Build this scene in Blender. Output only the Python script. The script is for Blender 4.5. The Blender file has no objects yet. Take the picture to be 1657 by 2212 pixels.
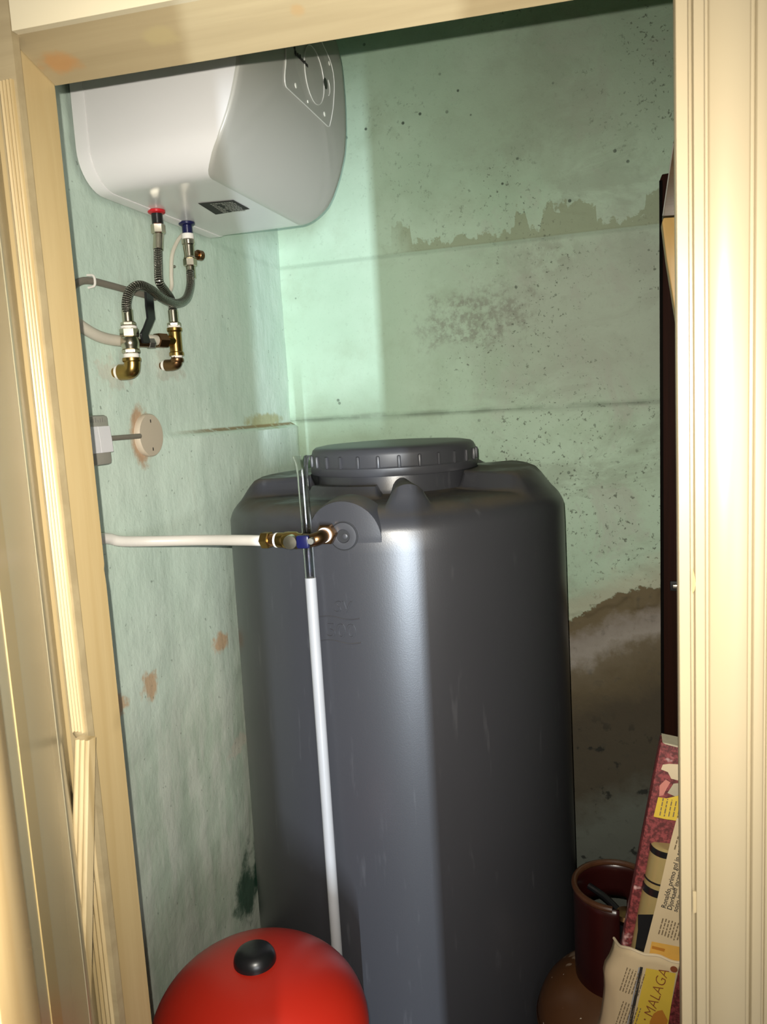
import bpy, bmesh, math, random
from math import sin, cos, pi, radians as R
from mathutils import Vector as V, Matrix, noise

S = bpy.context.scene
C = S.collection
random.seed(4)

# ------------------------------------------------------------------ camera, light, exposure
cam = bpy.data.cameras.new('camera')
cam.sensor_fit = 'HORIZONTAL'; cam.sensor_width = 36.0; cam.lens = 36.0 * 1700 / 1657
cam.clip_start = 0.02
co = bpy.data.objects.new('camera', cam); C.objects.link(co); S.camera = co
YAW, PITCH, ROLL = R(17), R(7.5), R(3.2)
CAM = V((0, 0, 1.55))
fw = V((-sin(YAW) * cos(PITCH), cos(YAW) * cos(PITCH), -sin(PITCH)))
r0 = V((cos(YAW), sin(YAW), 0)); u0 = r0.cross(fw)
rt = r0 * cos(ROLL) - u0 * sin(ROLL); up = u0 * cos(ROLL) + r0 * sin(ROLL)
m = Matrix((rt, up, -fw)).transposed().to_4x4(); m.translation = CAM
co.matrix_world = m
cam.dof.use_dof = True; cam.dof.focus_distance = 1.6; cam.dof.aperture_fstop = 28.0

S.view_settings.view_transform = 'Standard'; S.view_settings.look = 'None'
S.view_settings.gamma = 1.0; S.view_settings.use_curve_mapping = False
S.view_settings.exposure = 0.0

w = bpy.data.worlds.new('world'); S.world = w; w.use_nodes = True
w.node_tree.nodes['Background'].inputs[0].default_value = (1.0, 0.97, 0.90, 1)
w.node_tree.nodes['Background'].inputs[1].default_value = 0.30

def light(name, kind, loc, energy, color, aim=None, **kw):
    l = bpy.data.lights.new(name, kind); l.energy = energy; l.color = color
    for k, v in kw.items(): setattr(l, k, v)
    o = bpy.data.objects.new(name, l); C.objects.link(o); o.location = loc
    if aim: o.rotation_euler = (V(aim) - V(loc)).to_track_quat('-Z', 'Y').to_euler()
    return o
# the phone's own flash, a little up and left of the lens
fl = CAM - rt * 0.013 + up * 0.022 - fw * 0.004
light('phone_flash', 'SPOT', fl, 98, (1.0, 0.95, 0.84), fl + fw, spot_size=R(100), spot_blend=1.0, shadow_soft_size=0.0022)
# daylight: a narrow far strip through the hall gap, plus an added wide fill lamp
light('hall_far_daylight', 'AREA', (1.48, -3.60, 0.76), 340, (0.76, 0.88, 1.0), (-0.45, 1.6, 1.2), shape='RECTANGLE', size=0.016, size_y=1.52)
light('hall_fill', 'AREA', (0.85, -1.10, 1.35), 24, (0.95, 0.97, 1.0), (-0.4, 1.5, 1.3), shape='RECTANGLE', size=0.9, size_y=0.7)

# ------------------------------------------------------------------ materials
def srgb(r, g, b):
    f = lambda c: (c / 255 / 12.92) if c <= 10.3 else ((c / 255 + .055) / 1.055) ** 2.4
    return (f(r), f(g), f(b), 1)
class N:
    """thin wrapper to chain shader nodes"""
    def __init__(s, name):
        s.m = bpy.data.materials.new(name); s.m.use_nodes = True
        s.t = s.m.node_tree; s.b = s.t.nodes['Principled BSDF']
        s._co = None
    def n(s, t, **kw):
        x = s.t.nodes.new(t)
        for k, v in kw.items(): setattr(x, k, v)
        return x
    def set(s, i, v):
        if isinstance(v, bpy.types.NodeSocket): s.t.links.new(v, i)
        else: i.default_value = v
    def co(s):
        if not s._co: s._co = s.n('ShaderNodeTexCoord').outputs['Object']
        return s._co
    def uv(s): return s.n('ShaderNodeTexCoord').outputs['UV']
    def math(s, op, a, b=None, c=None, clamp=False):
        x = s.n('ShaderNodeMath', operation=op, use_clamp=clamp)
        s.set(x.inputs[0], a)
        if b is not None: s.set(x.inputs[1], b)
        if c is not None: s.set(x.inputs[2], c)
        return x.outputs[0]
    def map(s, v, sc=(1, 1, 1), loc=(0, 0, 0), rot=(0, 0, 0)):
        x = s.n('ShaderNodeMapping'); s.set(x.inputs[0], v)
        x.inputs['Scale'].default_value = sc; x.inputs['Location'].default_value = loc; x.inputs['Rotation'].default_value = rot
        return x.outputs[0]
    def noise(s, v, scale, detail=3, rough=.55, dist=0):
        x = s.n('ShaderNodeTexNoise'); s.set(x.inputs['Vector'], v)
        x.inputs['Scale'].default_value = scale; x.inputs['Detail'].default_value = detail
        x.inputs['Roughness'].default_value = rough; x.inputs['Distortion'].default_value = dist
        return x.outputs['Fac']
    def ramp(s, f, stops, interp='LINEAR'):
        x = s.n('ShaderNodeValToRGB'); s.set(x.inputs[0], f); e = x.color_ramp.elements; x.color_ramp.interpolation = interp
        while len(e) < len(stops): e.new(0.5)
        for i, (p, c) in enumerate(stops):
            e[i].position = p; e[i].color = c if not isinstance(c, (int, float)) else (c, c, c, 1)
        return x.outputs[0]
    def sm(s, f, a, b):
        x = s.n('ShaderNodeMapRange', interpolation_type='SMOOTHSTEP'); s.set(x.inputs[0], f)
        x.inputs[1].default_value = a; x.inputs[2].default_value = b
        return x.outputs[0]
    def mix(s, f, a, b, mode='MIX'):
        x = s.n('ShaderNodeMix', data_type='RGBA', blend_type=mode); s.set(x.inputs[0], f); s.set(x.inputs[6], a); s.set(x.inputs[7], b)
        return x.outputs[2]
    def xyz(s, v):
        x = s.n('ShaderNodeSeparateXYZ'); s.set(x.inputs[0], v); return x.outputs
    def blob(s, p, c, sc, soft=.35, wob=.5, nz=None):
        """mask: 1 inside an irregular patch at c with half sizes sc"""
        v = s.map(p, tuple(1 / k for k in sc), tuple(-a / k for a, k in zip(c, sc)))
        x = s.n('ShaderNodeVectorMath', operation='LENGTH'); s.set(x.inputs[0], v)
        d = s.math('ADD', x.outputs['Value'], s.math('MULTIPLY', s.math('SUBTRACT', nz, .5), wob * 4))
        return s.sm(d, 1 + soft, 1 - soft)
    def bump(s, h, strength=.3, dist=.002, prev=None):
        x = s.n('ShaderNodeBump'); s.set(x.inputs['Height'], h); x.inputs['Strength'].default_value = strength
        x.inputs['Distance'].default_value = dist
        if prev is not None: s.set(x.inputs['Normal'], prev)
        s.set(s.b.inputs['Normal'], x.outputs[0]); return x.outputs[0]
    def done(s, col=None, rough=.5, metal=0, **kw):
        if col is not None: s.set(s.b.inputs['Base Color'], col)
        s.set(s.b.inputs['Roughness'], rough); s.set(s.b.inputs['Metallic'], metal)
        for k, v in kw.items(): s.set(s.b.inputs[k.replace('_', ' ')], v)
        return s.m
def plain(name, col, rough=.5, metal=0, var=.12, sc=25, bump=0, **kw):
    a = N(name); p = a.co()
    nz = a.noise(p, sc, 4)
    c = a.mix(nz, tuple(k * (1 - var) for k in col[:3]) + (1,), tuple(min(1, k * (1 + var)) for k in col[:3]) + (1,))
    if bump: a.bump(a.noise(p, sc * 6, 3), bump, .001)
    return a.done(c, rough, metal, **kw)

def wood(name, dark, light_, axis=2, scale=6, knots=True, rough=.42, contrast=.5, spots=()):
    a = N(name); p = a.co()
    sc = [26, 26, 26]; sc[axis] = 1.3
    q = a.map(p, tuple(sc))
    g = a.noise(q, 1.0, 5, .6, .8)
    fine = a.noise(a.map(p, tuple(k * 7 for k in sc)), 1, 2)
    c = a.mix(a.sm(g, .5 - contrast / 2, .5 + contrast / 2), dark, light_)
    c = a.mix(a.math('MULTIPLY', fine, .18), c, tuple(k * .75 for k in dark[:3]) + (1,))
    if knots:
        k = a.noise(a.map(p, (7, 7, 7)), 1, 1)
        c = a.mix(a.math('MULTIPLY', a.sm(k, .70, .78), .5), c, tuple(x * .62 for x in dark[:3]) + (1,))
        st = a.noise(a.map(p, (3, 3, 3), (4, 2, 1)), 1, 3)
        c = a.mix(a.math('MULTIPLY', a.sm(st, .55, .75), .3), c, tuple(x * .8 for x in dark[:3]) + (1,))
    for c0, hs, cc, k in spots:
        c = a.mix(a.math('MULTIPLY', a.blob(p, c0, hs, .5, .4, a.noise(p, 60, 3)), k), c, cc)
    a.bump(fine, .08, .001)
    return a.done(c, rough)

M = {}
PINE_D, PINE_L = (.40, .29, .135, 1), (.48, .365, .19, 1)
M['pine'] = wood('pine_upright', PINE_D, PINE_L, 2)
def rel(p): return (p[0] + .566, p[1] - .72, p[2])
M['pine_x'] = wood('pine_head', (.29, .225, .125, 1), (.37, .295, .17, 1), 0, spots=[
    (rel((-0.5373, 0.7267, 1.9170)), (.020, .012, .05), (.40, .20, .07, 1), .75), (rel((-0.4156, 0.7157, 1.9120)), (.016, .010, .05), (.36, .29, .15, 1), .9), (rel((-0.2742, 0.7132, 1.9030)), (.006, .006, .05), (.34, .22, .10, 1), .7)])
M['cream'] = plain('cream_varnish', (.295, .24, .150), .32, var=.05, sc=4)
M['cream_pale'] = plain('cream_paint', (.62, .54, .37), .45, var=.04, sc=4)
M['grain'] = wood('pine_strip', (.31, .22, .095, 1), (.52, .41, .235, 1), 2, knots=False, contrast=.35)
M['leaf'] = plain('door_varnish', (.35, .30, .19), .22, var=.08, sc=3)
M['leaf_dark'] = plain('groove_shade_and_chip', (.36, .26, .11), .25, var=.1, sc=4)
M['leaf_orange'] = wood('door_stile_wood', (.66, .46, .21, 1), (.74, .54, .27, 1), 2, knots=False)
M['tan_wood'] = wood('tan_wood', (.34, .20, .06, 1), (.55, .36, .13, 1), 2)
M['brown_wood'] = wood('brown_wood', (.045, .028, .012, 1), (.10, .062, .028, 1), 0, knots=False)
M['dark_wood'] = wood('dark_stained_wood', (.012, .003, .0012, 1), (.030, .007, .003, 1), 2, knots=False, rough=.7)
M['dark_wood'].node_tree.nodes['Principled BSDF'].inputs['Specular IOR Level'].default_value = .15
M['heater'] = plain('white_enamel', (.82, .80, .79), .22, var=.02, sc=3)
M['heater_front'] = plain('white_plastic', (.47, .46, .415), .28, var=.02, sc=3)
M['line'] = plain('raised_line', (.80, .80, .74), .3, var=.02)
M['black'] = plain('black_plastic', (.008, .008, .009), .32, var=.2)
M['ink'] = plain('black_ink', (.02, .017, .015), .7, var=.1)
M['ink_soft'] = plain('news_ink', (.17, .12, .065), .8, var=.2)
M['lamp'] = plain('clear_lamp', (.95, .95, .85), .25, var=.01)
M['dark_matt'] = plain('dark_matt_edge', (.004, .003, .0025), .9, Specular_IOR_Level=.1)
M['red_plastic'] = plain('red_plastic', (.50, .012, .02), .3)
M['blue_plastic'] = plain('blue_plastic', (.007, .008, .055), .3)
M['grey_plastic'] = plain('grey_plastic', (.26, .25, .22), .45, var=.06)
M['white_plastic'] = plain('white_pipe_plastic', (.74, .70, .64), .35, var=.03, sc=8)
M['cream_plastic'] = plain('cream_pipe_plastic', (.60, .55, .45), .4, var=.05, sc=8)
M['beige_plastic'] = plain('beige_plastic', (.56, .47, .36), .5, var=.04, sc=8)
M['switch_plate'] = plain('switch_plate', (.36, .34, .29), .45, var=.1, sc=40)
M['switch_key'] = plain('switch_key', (.74, .72, .74), .35, var=.02)
M['conduit'] = plain('grey_conduit', (.20, .175, .14), .5, var=.1)
M['teflon'] = plain('thread_tape', (.80, .76, .70), .6, var=.05)
M['nickel'] = plain('nickel', (.55, .50, .40), .22, 1.0, var=.15, sc=30)
M['brass'] = plain('brass', (.38, .24, .075), .28, 1.0, var=.3, sc=25)
M['bronze'] = plain('dark_brass', (.22, .12, .055), .32, 1.0, var=.3, sc=25)
M['copper'] = plain('copper_ring', (.50, .26, .12), .3, 1.0)

def braid_mat():
    a = N('braided_steel'); u = a.xyz(a.uv())
    def wv(sgn):
        t = a.math('ADD', a.math('MULTIPLY', u[0], 12 * 2 * pi), a.math('MULTIPLY', u[1], sgn * 900))
        return a.math('SINE', t)
    d = a.math('MULTIPLY', wv(1), wv(-1))
    h = a.sm(d, -.25, .75)
    a.bump(h, .8, .0012)
    return a.done(a.mix(h, (.018, .015, .012, 1), (.60, .56, .48, 1)), .25, .95)
M['braid'] = braid_mat()

def tank_mat():
    a = N('tank_plastic'); p = a.co()
    nz = a.noise(p, 9, 5, .6); big = a.noise(p, 2.2, 2)
    g = a.n('ShaderNodeNewGeometry'); nzv = a.xyz(g.outputs['Normal'])[2]
    c = a.mix(big, (.034, .034, .038, 1), (.044, .044, .050, 1))
    scr = a.noise(a.map(p, (60, 60, 9)), 1, 3)
    c = a.mix(a.math('MULTIPLY', a.sm(scr, .62, .75), .12), c, (.17, .17, .18, 1))
    dust = a.math('MULTIPLY', a.sm(nzv, .55, .98), a.sm(nz, .30, .62))
    c = a.mix(a.math('MULTIPLY', dust, .75), c, (.085, .066, .040, 1))
    a.bump(a.noise(p, 420, 2), .12, .0006)
    return a.done(c, a.math('ADD', .33, a.math('MULTIPLY', dust, .40)), 0)
M['tank'] = tank_mat()
M['lid'] = plain('lid_plastic', (.045, .045, .050), .42, var=.08, sc=12)
M['hole'] = plain('dark_recess', (.012, .012, .013), .6)
def vessel_mat():
    a = N('red_enamel'); p = a.co()
    c = a.mix(a.noise(p, 6, 2), (.38, .013, .005, 1), (.44, .018, .007, 1))
    sp = a.sm(a.noise(p, 160, 2), .78, .82)
    c = a.mix(a.math('MULTIPLY', sp, .5), c, (.7, .3, .2, 1))
    a.bump(a.noise(p, 300, 2), .06, .0005)
    return a.done(c, .38)
M['vessel'] = vessel_mat()
def gas_mat():
    a = N('rusty_bottle_paint'); p = a.co()
    nz = a.noise(p, 12, 5, .65)
    c = a.mix(nz, (.060, .022, .007, 1), (.105, .042, .013, 1))
    c = a.mix(a.math('MULTIPLY', a.sm(a.noise(a.map(p, (1, 1, .6)), 22, 3), .60, .64), .6), c, (.34, .25, .18, 1))
    c = a.mix(a.sm(a.noise(p, 90, 1), .74, .77), c, (.62, .55, .46, 1))
    a.bump(nz, .15, .002)
    return a.done(c, .38)
M['gas'] = gas_mat()
M['collar'] = plain('oxblood_paint', (.024, .004, .0035), .30, var=.3, sc=14)
M['collar_rim'] = plain('worn_collar_rim', (.065, .025, .011), .35, var=.4, sc=40)
M['box_red'] = None
def redboard():
    a = N('red_marbled_card'); p = a.co()
    nz = a.noise(p, 130, 4, .7); b = a.noise(p, 28, 3)
    c = a.mix(a.sm(nz, .40, .62), (.07, .007, .007, 1), (.24, .040, .042, 1))
    c = a.mix(a.sm(b, .62, .70), c, (.60, .38, .36, 1))
    return a.done(c, .65)
M['box_red'] = redboard()
M['paper'] = plain('newspaper', (.56, .44, .27), .85, var=.10, sc=18)
M['paper_white'] = plain('torn_white_paper', (.60, .49, .33), .85, var=.12, sc=30)
M['paper_grey'] = plain('torn_grey_paper', (.40, .35, .25), .85, var=.2, sc=60)
M['paper_pink'] = plain('torn_pink_paper', (.52, .20, .16), .8, var=.2, sc=60)
M['yellow'] = plain('yellow_print', (.60, .42, .045), .7, var=.12, sc=25)
M['orange'] = plain('orange_print', (.62, .34, .06), .7, var=.15, sc=40)
M['orange_dark'] = plain('dark_orange_print', (.42, .16, .015), .7, var=.15, sc=40)
M['brown_ink'] = plain('brown_ink', (.20, .05, .015), .7)
M['tube_tan'] = plain('tan_gloss_tube', (.33, .25, .105), .25, var=.2, sc=14)
M['blueline'] = plain('blue_print', (.25, .28, .34), .7)
M['concrete'] = plain('concrete_floor', (.16, .15, .13), .85, var=.3, sc=9, bump=.3)
M['hallwall'] = plain('hall_plaster', (.62, .56, .46), .85, var=.05, sc=5)
M['grey_tube'] = plain('milky_tube', (.36, .36, .37), .3, var=.08, sc=12)
def glass():
    a = N('clear_tube')
    return a.done((.93, .95, .93, 1), .03, 0, Transmission_Weight=1.0, IOR=1.45)
M['glass'] = glass()
M['steel'] = plain('dull_steel', (.45, .43, .38), .35, 1.0)

def wall_back_mat():
    a = N('green_limewash_back'); p = a.co(); x, y, z = a.xyz(p)[:3]
    n1 = a.noise(p, 2.3, 4, .6); n2 = a.noise(p, 9, 5, .65); n3 = a.noise(p, 34, 4, .6); n4 = a.noise(p, 110, 2)
    g = a.mix(a.sm(n1, .3, .7), (.40, .54, .40, 1), (.49, .63, .49, 1))
    g = a.mix(a.math('MULTIPLY', a.sm(n2, .45, .75), .45), g, (.33, .41, .29, 1))
    n5 = a.noise(a.map(p, (1.6, 1, 2.6), (3, 0, 1)), 2.6, 6, .7, .6); xr = a.sm(x, -.62, -.05)
    g = a.mix(a.math('MULTIPLY', a.math('MULTIPLY', a.sm(n5, .47, .62), xr), .55), g, (.30, .355, .27, 1))
    n6 = a.noise(a.map(p, (2.2, 1, 1.5), (7, 0, 4)), 3.4, 6, .7, .8)
    g = a.mix(a.math('MULTIPLY', a.math('MULTIPLY', a.sm(n6, .52, .66), xr), .5), g, (.42, .43, .37, 1))
    # mauve-grey bleached area towards the right of the middle band
    s1 = a.blob(p, (.02, 2.05, 1.74), (.34, 1, .22), .5, .35, n2)
    g = a.mix(a.math('MULTIPLY', s1, .62), g, (.38, .40, .335, 1))
    s2 = a.blob(p, (-.05, 2.05, 2.30), (.30, 1, .18), .6, .5, n2)
    g = a.mix(a.math('MULTIPLY', s2, .60), g, (.31, .365, .27, 1))
    s3 = a.blob(p, (-.34, 2.05, 1.765), (.13, 1, .065), .6, .8, n3)
    g = a.mix(a.math('MULTIPLY', a.math('MULTIPLY', s3, a.sm(a.noise(p, 55, 4, .7), .38, .60)), .62), g, (.21, .20, .165, 1))
    s4 = a.blob(p, (-.16, 2.05, 1.90), (.09, 1, .06), .6, .7, n3)
    g = a.mix(a.math('MULTIPLY', a.math('MULTIPLY', s4, a.sm(n3, .40, .65)), .6), g, (.27, .28, .22, 1))
    # olive bare strip above the ledge at 1.945, in blocks of uneven height
    cols = a.noise(a.map(p, (6.5, 0, 0), (2.3, 0, 0)), 1, 1); cols2 = a.noise(a.map(p, (30, 0, 0)), 1, 1)
    hgt = a.math('ADD', a.math('MULTIPLY', a.sm(cols, .50, .515), .05), a.math('MULTIPLY', a.sm(cols2, .45, .55), .012))
    top = a.math('ADD', 1.962, a.math('ADD', hgt, a.math('MULTIPLY', a.math('SUBTRACT', a.math('ADD', n3, a.math('MULTIPLY', n4, .6)), .8), .05)))
    band = a.math('MULTIPLY', a.sm(a.math('SUBTRACT', top, z), -.003, .003), a.sm(z, 1.945, 1.949))
    band = a.math('MULTIPLY', band, a.sm(a.math('ADD', x, a.math('MULTIPLY', n2, .2)), -.52, -.38))
    g = a.mix(a.math('MULTIPLY', band, .7), g, (.27, .30, .185, 1))
    # ridge's shade painted into the colour, patchy, along 1.53
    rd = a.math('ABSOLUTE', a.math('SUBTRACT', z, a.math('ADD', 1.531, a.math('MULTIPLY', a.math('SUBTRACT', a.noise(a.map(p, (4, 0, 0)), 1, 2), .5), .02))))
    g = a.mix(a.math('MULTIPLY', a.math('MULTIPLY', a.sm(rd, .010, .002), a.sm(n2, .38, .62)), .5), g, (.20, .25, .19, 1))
    # mould specks: coarse and fine, denser inside large noise fields
    field = a.math('MULTIPLY', a.sm(a.noise(p, 3.1, 3), .46, .62), a.sm(x, -.70, -.30))
    sp = a.math('MULTIPLY', a.sm(a.noise(p, 92, 3, .7), .59, .67), a.math('ADD', .10, a.math('MULTIPLY', field, .7)))
    g = a.mix(sp, g, (.085, .10, .07, 1))
    vo = a.n('ShaderNodeTexVoronoi', feature='F1'); a.set(vo.inputs['Vector'], p); vo.inputs['Scale'].default_value = 21
    dots = a.math('MULTIPLY', a.sm(vo.outputs['Distance'], .105, .065), a.sm(a.noise(p, 7, 1), .50, .60))
    g = a.mix(a.math('MULTIPLY', dots, .85), g, (.04, .055, .04, 1))
    # lower wall: paint gone, damp plaster in bands
    zd = a.math('ADD', z, a.math('MULTIPLY', a.math('SUBTRACT', n2, .5), .13))
    zd = a.math('ADD', zd, a.math('MULTIPLY', a.math('SUBTRACT', n3, .5), .05))
    zd = a.math('SUBTRACT', zd, a.math('MULTIPLY', x, .45))
    low = a.ramp(a.math('MULTIPLY', zd, 1 / 1.25), [(.0, (.10, .105, .09, 1)), (.36, (.13, .14, .115, 1)), (.44, (.075, .062, .040, 1)),
        (.60, (.070, .055, .034, 1)), (.66, (.12, .092, .050, 1)), (.705, (.16, .128, .08, 1)), (.735, (.33, .295, .255, 1)), (.765, (.27, .235, .20, 1)), (.795, (.15, .115, .062, 1)), (.85, (.15, .115, .06, 1))])
    low = a.mix(a.math('MULTIPLY', a.sm(n3, .55, .75), .4), low, (.05, .05, .04, 1))
    blk = a.math('MULTIPLY', a.sm(a.noise(p, 26, 3), .62, .70), a.sm(z, .75, .62))
    low = a.mix(a.math('MULTIPLY', blk, .85), low, (.012, .014, .011, 1))
    edge = a.sm(zd, 1.035, 1.043)
    rim = a.math('MULTIPLY', edge, a.sm(zd, 1.14, 1.045))
    g = a.mix(a.math('MULTIPLY', rim, .6), g, (.46, .43, .31, 1))
    c = a.mix(edge, low, g)
    a.bump(a.math('ADD', n3, a.math('MULTIPLY', n4, .5)), .35, .003)
    return a.done(c, .85)
M['wall_back'] = wall_back_mat()

def wall_left_mat():
    a = N('green_limewash_left'); p = a.co(); x, y, z = a.xyz(p)[:3]
    n1 = a.noise(p, 3, 4, .6); n2 = a.noise(p, 13, 5, .65); n3 = a.noise(p, 40, 4, .6)
    st = a.noise(a.map(p, (10, 26, 7), (0, 0, 0), (R(35), 0, 0)), 1, 4, .6)
    g = a.mix(a.sm(n1, .3, .7), (.55, .68, .58, 1), (.63, .74, .64, 1))
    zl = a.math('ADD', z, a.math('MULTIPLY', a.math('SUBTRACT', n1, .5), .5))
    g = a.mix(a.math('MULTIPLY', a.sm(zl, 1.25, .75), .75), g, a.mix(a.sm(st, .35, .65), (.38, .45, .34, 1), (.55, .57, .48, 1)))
    pale = a.math('MULTIPLY', a.sm(st, .60, .78), .45)
    g = a.mix(pale, g, (.50, .56, .47, 1))
    for c0, sc in [((-0.8650, 1.2565, 1.0494), (1, .026, .026)), ((-0.8650, 1.5090, 1.0538), (1, .030, .022)), ((-0.8650, 1.1551, 1.0431), (1, .022, .020))]:
        g = a.mix(a.math('MULTIPLY', a.blob(p, c0, sc, .35, .6, n3), .85), g, (.56, .36, .20, 1))
    for c0, sc in [((-0.8650, 1.5323, 0.4577), (1, .045, .075)), ((-0.8650, 1.5940, 0.4726), (1, .02, .05))]:
        g = a.mix(a.math('MULTIPLY', a.blob(p, c0, sc, .4, .9, n2), .9), g, (.012, .065, .035, 1))
    g = a.mix(a.math('MULTIPLY', a.blob(p, (-0.8650, 1.5533, 0.7966), (1, .05, .02), .3, .7, n3), .8), g, (.55, .53, .43, 1))
    g = a.mix(a.math('MULTIPLY', a.blob(p, (-0.8800, 1.8749, 1.5348), (1, .10, .018), .3, .35, n3), .8), g, (.42, .40, .19, 1))
    rl = a.math('ABSOLUTE', a.math('SUBTRACT', z, 1.5225))
    rust = a.math('MULTIPLY', a.math('MULTIPLY', a.sm(rl, .0055, .0015), a.sm(y, 1.40, 1.62)), a.sm(n3, .30, .50))
    g = a.mix(a.math('MULTIPLY', rust, .85), g, (.26, .16, .05, 1))
    g = a.mix(a.math('MULTIPLY', a.blob(p, (-0.8800, 1.3208, 1.5245), (1, .034, .052), .25, .3, n3), .9), g, (.46, .28, .16, 1))
    for c0 in [(-0.8800, 1.2651, 1.6415), (-0.8800, 1.4418, 1.6602)]:
        g = a.mix(a.math('MULTIPLY', a.blob(p, c0, (1, .05, .03), .3, .8, n3), .7), g, (.55, .56, .47, 1))
    sp = a.math('MULTIPLY', a.sm(a.noise(p, 75, 2), .70, .75), .5)
    g = a.mix(sp, g, (.10, .13, .10, 1))
    a.bump(a.math('ADD', a.math('MULTIPLY', st, .8), a.math('ADD', n2, a.math('MULTIPLY', n3, .5))), .42, .006)
    return a.done(g, .72)
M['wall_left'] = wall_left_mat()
M['wall_plain'] = plain('green_limewash', (.30, .42, .30), .85, var=.15, sc=5)

# ------------------------------------------------------------------ mesh building
class MB:
    def __init__(s): s.v = []; s.f = []; s.uv = {}
    def add(s, vs, fs):
        o = len(s.v); s.v += [V(x) for x in vs]; s.f += [tuple(i + o for i in f) for f in fs]; return s
    def lathe(s, prof, org=(0, 0, 0), axis=(0, 0, 1), seg=24, cap=True):
        """prof: (radius, height) along axis"""
        ax = V(axis).normalized(); t = ax.orthogonal().normalized() if abs(ax.z) < .9 else V((1, 0, 0))
        if abs(ax.z) < .9: t = (V((0, 0, 1)) - ax * ax.z).normalized()
        b = ax.cross(t); org = V(org); vs = []; fs = []
        n = len(prof)
        for r, h in prof:
            for k in range(seg):
                an = 2 * pi * (k + .5) / seg
                vs.append(org + ax * h + (t * cos(an) + b * sin(an)) * r)
        for i in range(n - 1):
            for k in range(seg):
                k2 = (k + 1) % seg
                fs.append((i * seg + k, i * seg + k2, (i + 1) * seg + k2, (i + 1) * seg + k))
        if cap:
            if prof[0][0] > 1e-5: fs.append(tuple(range(seg))[::-1])
            if prof[-1][0] > 1e-5: fs.append(tuple((n - 1) * seg + k for k in range(seg)))
        return s.add(vs, fs)
    def hexnut(s, a, b, r, bev=.0012):
        a, b = V(a), V(b); d = (b - a); L = d.length
        return s.lathe([(r * .88, 0), (r, bev * 1.4), (r, L - bev * 1.4), (r * .88, L)], a, d, 6)
    def cyl(s, a, b, r, seg=20, r2=None, bev=.0008):
        a, b = V(a), V(b); d = b - a; L = d.length; r2 = r if r2 is None else r2
        return s.lathe([(max(r - bev, 1e-4), 0), (r, bev), (r2, L - bev), (max(r2 - bev, 1e-4), L)], a, d, seg)
    def tube(s, pts, r, seg=14, sub=8, cap=True):
        P = [V(p) for p in pts]
        Q = []
        if len(P) > 2:
            E = [P[0] * 2 - P[1]] + P + [P[-1] * 2 - P[-2]]
            for i in range(1, len(E) - 2):
                for k in range(sub):
                    t = k / sub; a, b, c, d = E[i - 1:i + 3]
                    Q.append(.5 * ((2 * b) + (c - a) * t + (2 * a - 5 * b + 4 * c - d) * t * t + (3 * b - 3 * c + d - a) * t ** 3))
            Q.append(P[-1])
        else: Q = P
        n = len(Q); rr = r if callable(r) else (lambda t: r)
        tg = [(Q[min(i + 1, n - 1)] - Q[max(i - 1, 0)]).normalized() for i in range(n)]
        nrm = tg[0].orthogonal().normalized(); o = len(s.v); L = 0; lens = []
        for i in range(n):
            if i: L += (Q[i] - Q[i - 1]).length
            lens.append(L)
            nrm = (nrm - tg[i] * nrm.dot(tg[i])).normalized(); bn = tg[i].cross(nrm)
            for k in range(seg):
                an = 2 * pi * k / seg
                s.v.append(Q[i] + (nrm * cos(an) + bn * sin(an)) * rr(i / (n - 1)))
        for i in range(n - 1):
            for k in range(seg):
                k2 = (k + 1) % seg
                s.uv[len(s.f)] = [(k / seg, lens[i]), ((k + 1) / seg, lens[i]), ((k + 1) / seg, lens[i + 1]), (k / seg, lens[i + 1])]
                s.f.append((o + i * seg + k, o + i * seg + k2, o + (i + 1) * seg + k2, o + (i + 1) * seg + k))
        if cap:
            s.f.append(tuple(o + k for k in range(seg))[::-1]); s.f.append(tuple(o + (n - 1) * seg + k for k in range(seg)))
        return s
    def box(s, lo, hi, bev=0, mat=None):
        bm = bmesh.new(); bmesh.ops.create_cube(bm, size=1)
        lo, hi = V(lo), V(hi)
        for v in bm.verts: v.co = V([(lo[i] + hi[i]) / 2 + v.co[i] * (hi[i] - lo[i]) for i in range(3)])
        if bev: bmesh.ops.bevel(bm, geom=bm.edges[:], offset=bev, segments=2, profile=.5, affect='EDGES')
        return s.bm(bm, mat)
    def bm(s, bm, mat=None):
        bm.verts.index_update()
        s.add([(mat @ v.co) if mat else v.co.copy() for v in bm.verts], [[v.index for v in f.verts] for f in bm.faces]); bm.free(); return s
    def prism(s, poly, d, bev=0):
        """poly: list of 3D points, extruded by vector d"""
        bm = bmesh.new(); n = len(poly); d = V(d)
        a = [bm.verts.new(V(p)) for p in poly]; b = [bm.verts.new(V(p) + d) for p in poly]
        bm.faces.new(a[::-1]); bm.faces.new(b)
        for i in range(n): bm.faces.new((a[i], a[(i + 1) % n], b[(i + 1) % n], b[i]))
        bmesh.ops.recalc_face_normals(bm, faces=bm.faces[:])
        if bev: bmesh.ops.bevel(bm, geom=bm.edges[:], offset=bev, segments=2, profile=.5, affect='EDGES')
        return s.bm(bm)
    def grid(s, nu, nv, fn, close=False):
        o = len(s.v)
        for j in range(nv):
            for i in range(nu): s.v.append(V(fn(i, j)))
        for j in range(nv - 1):
            for i in range(nu if close else nu - 1):
                i2 = (i + 1) % nu
                s.f.append((o + j * nu + i, o + j * nu + i2, o + (j + 1) * nu + i2, o + (j + 1) * nu + i))
        return s
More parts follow.
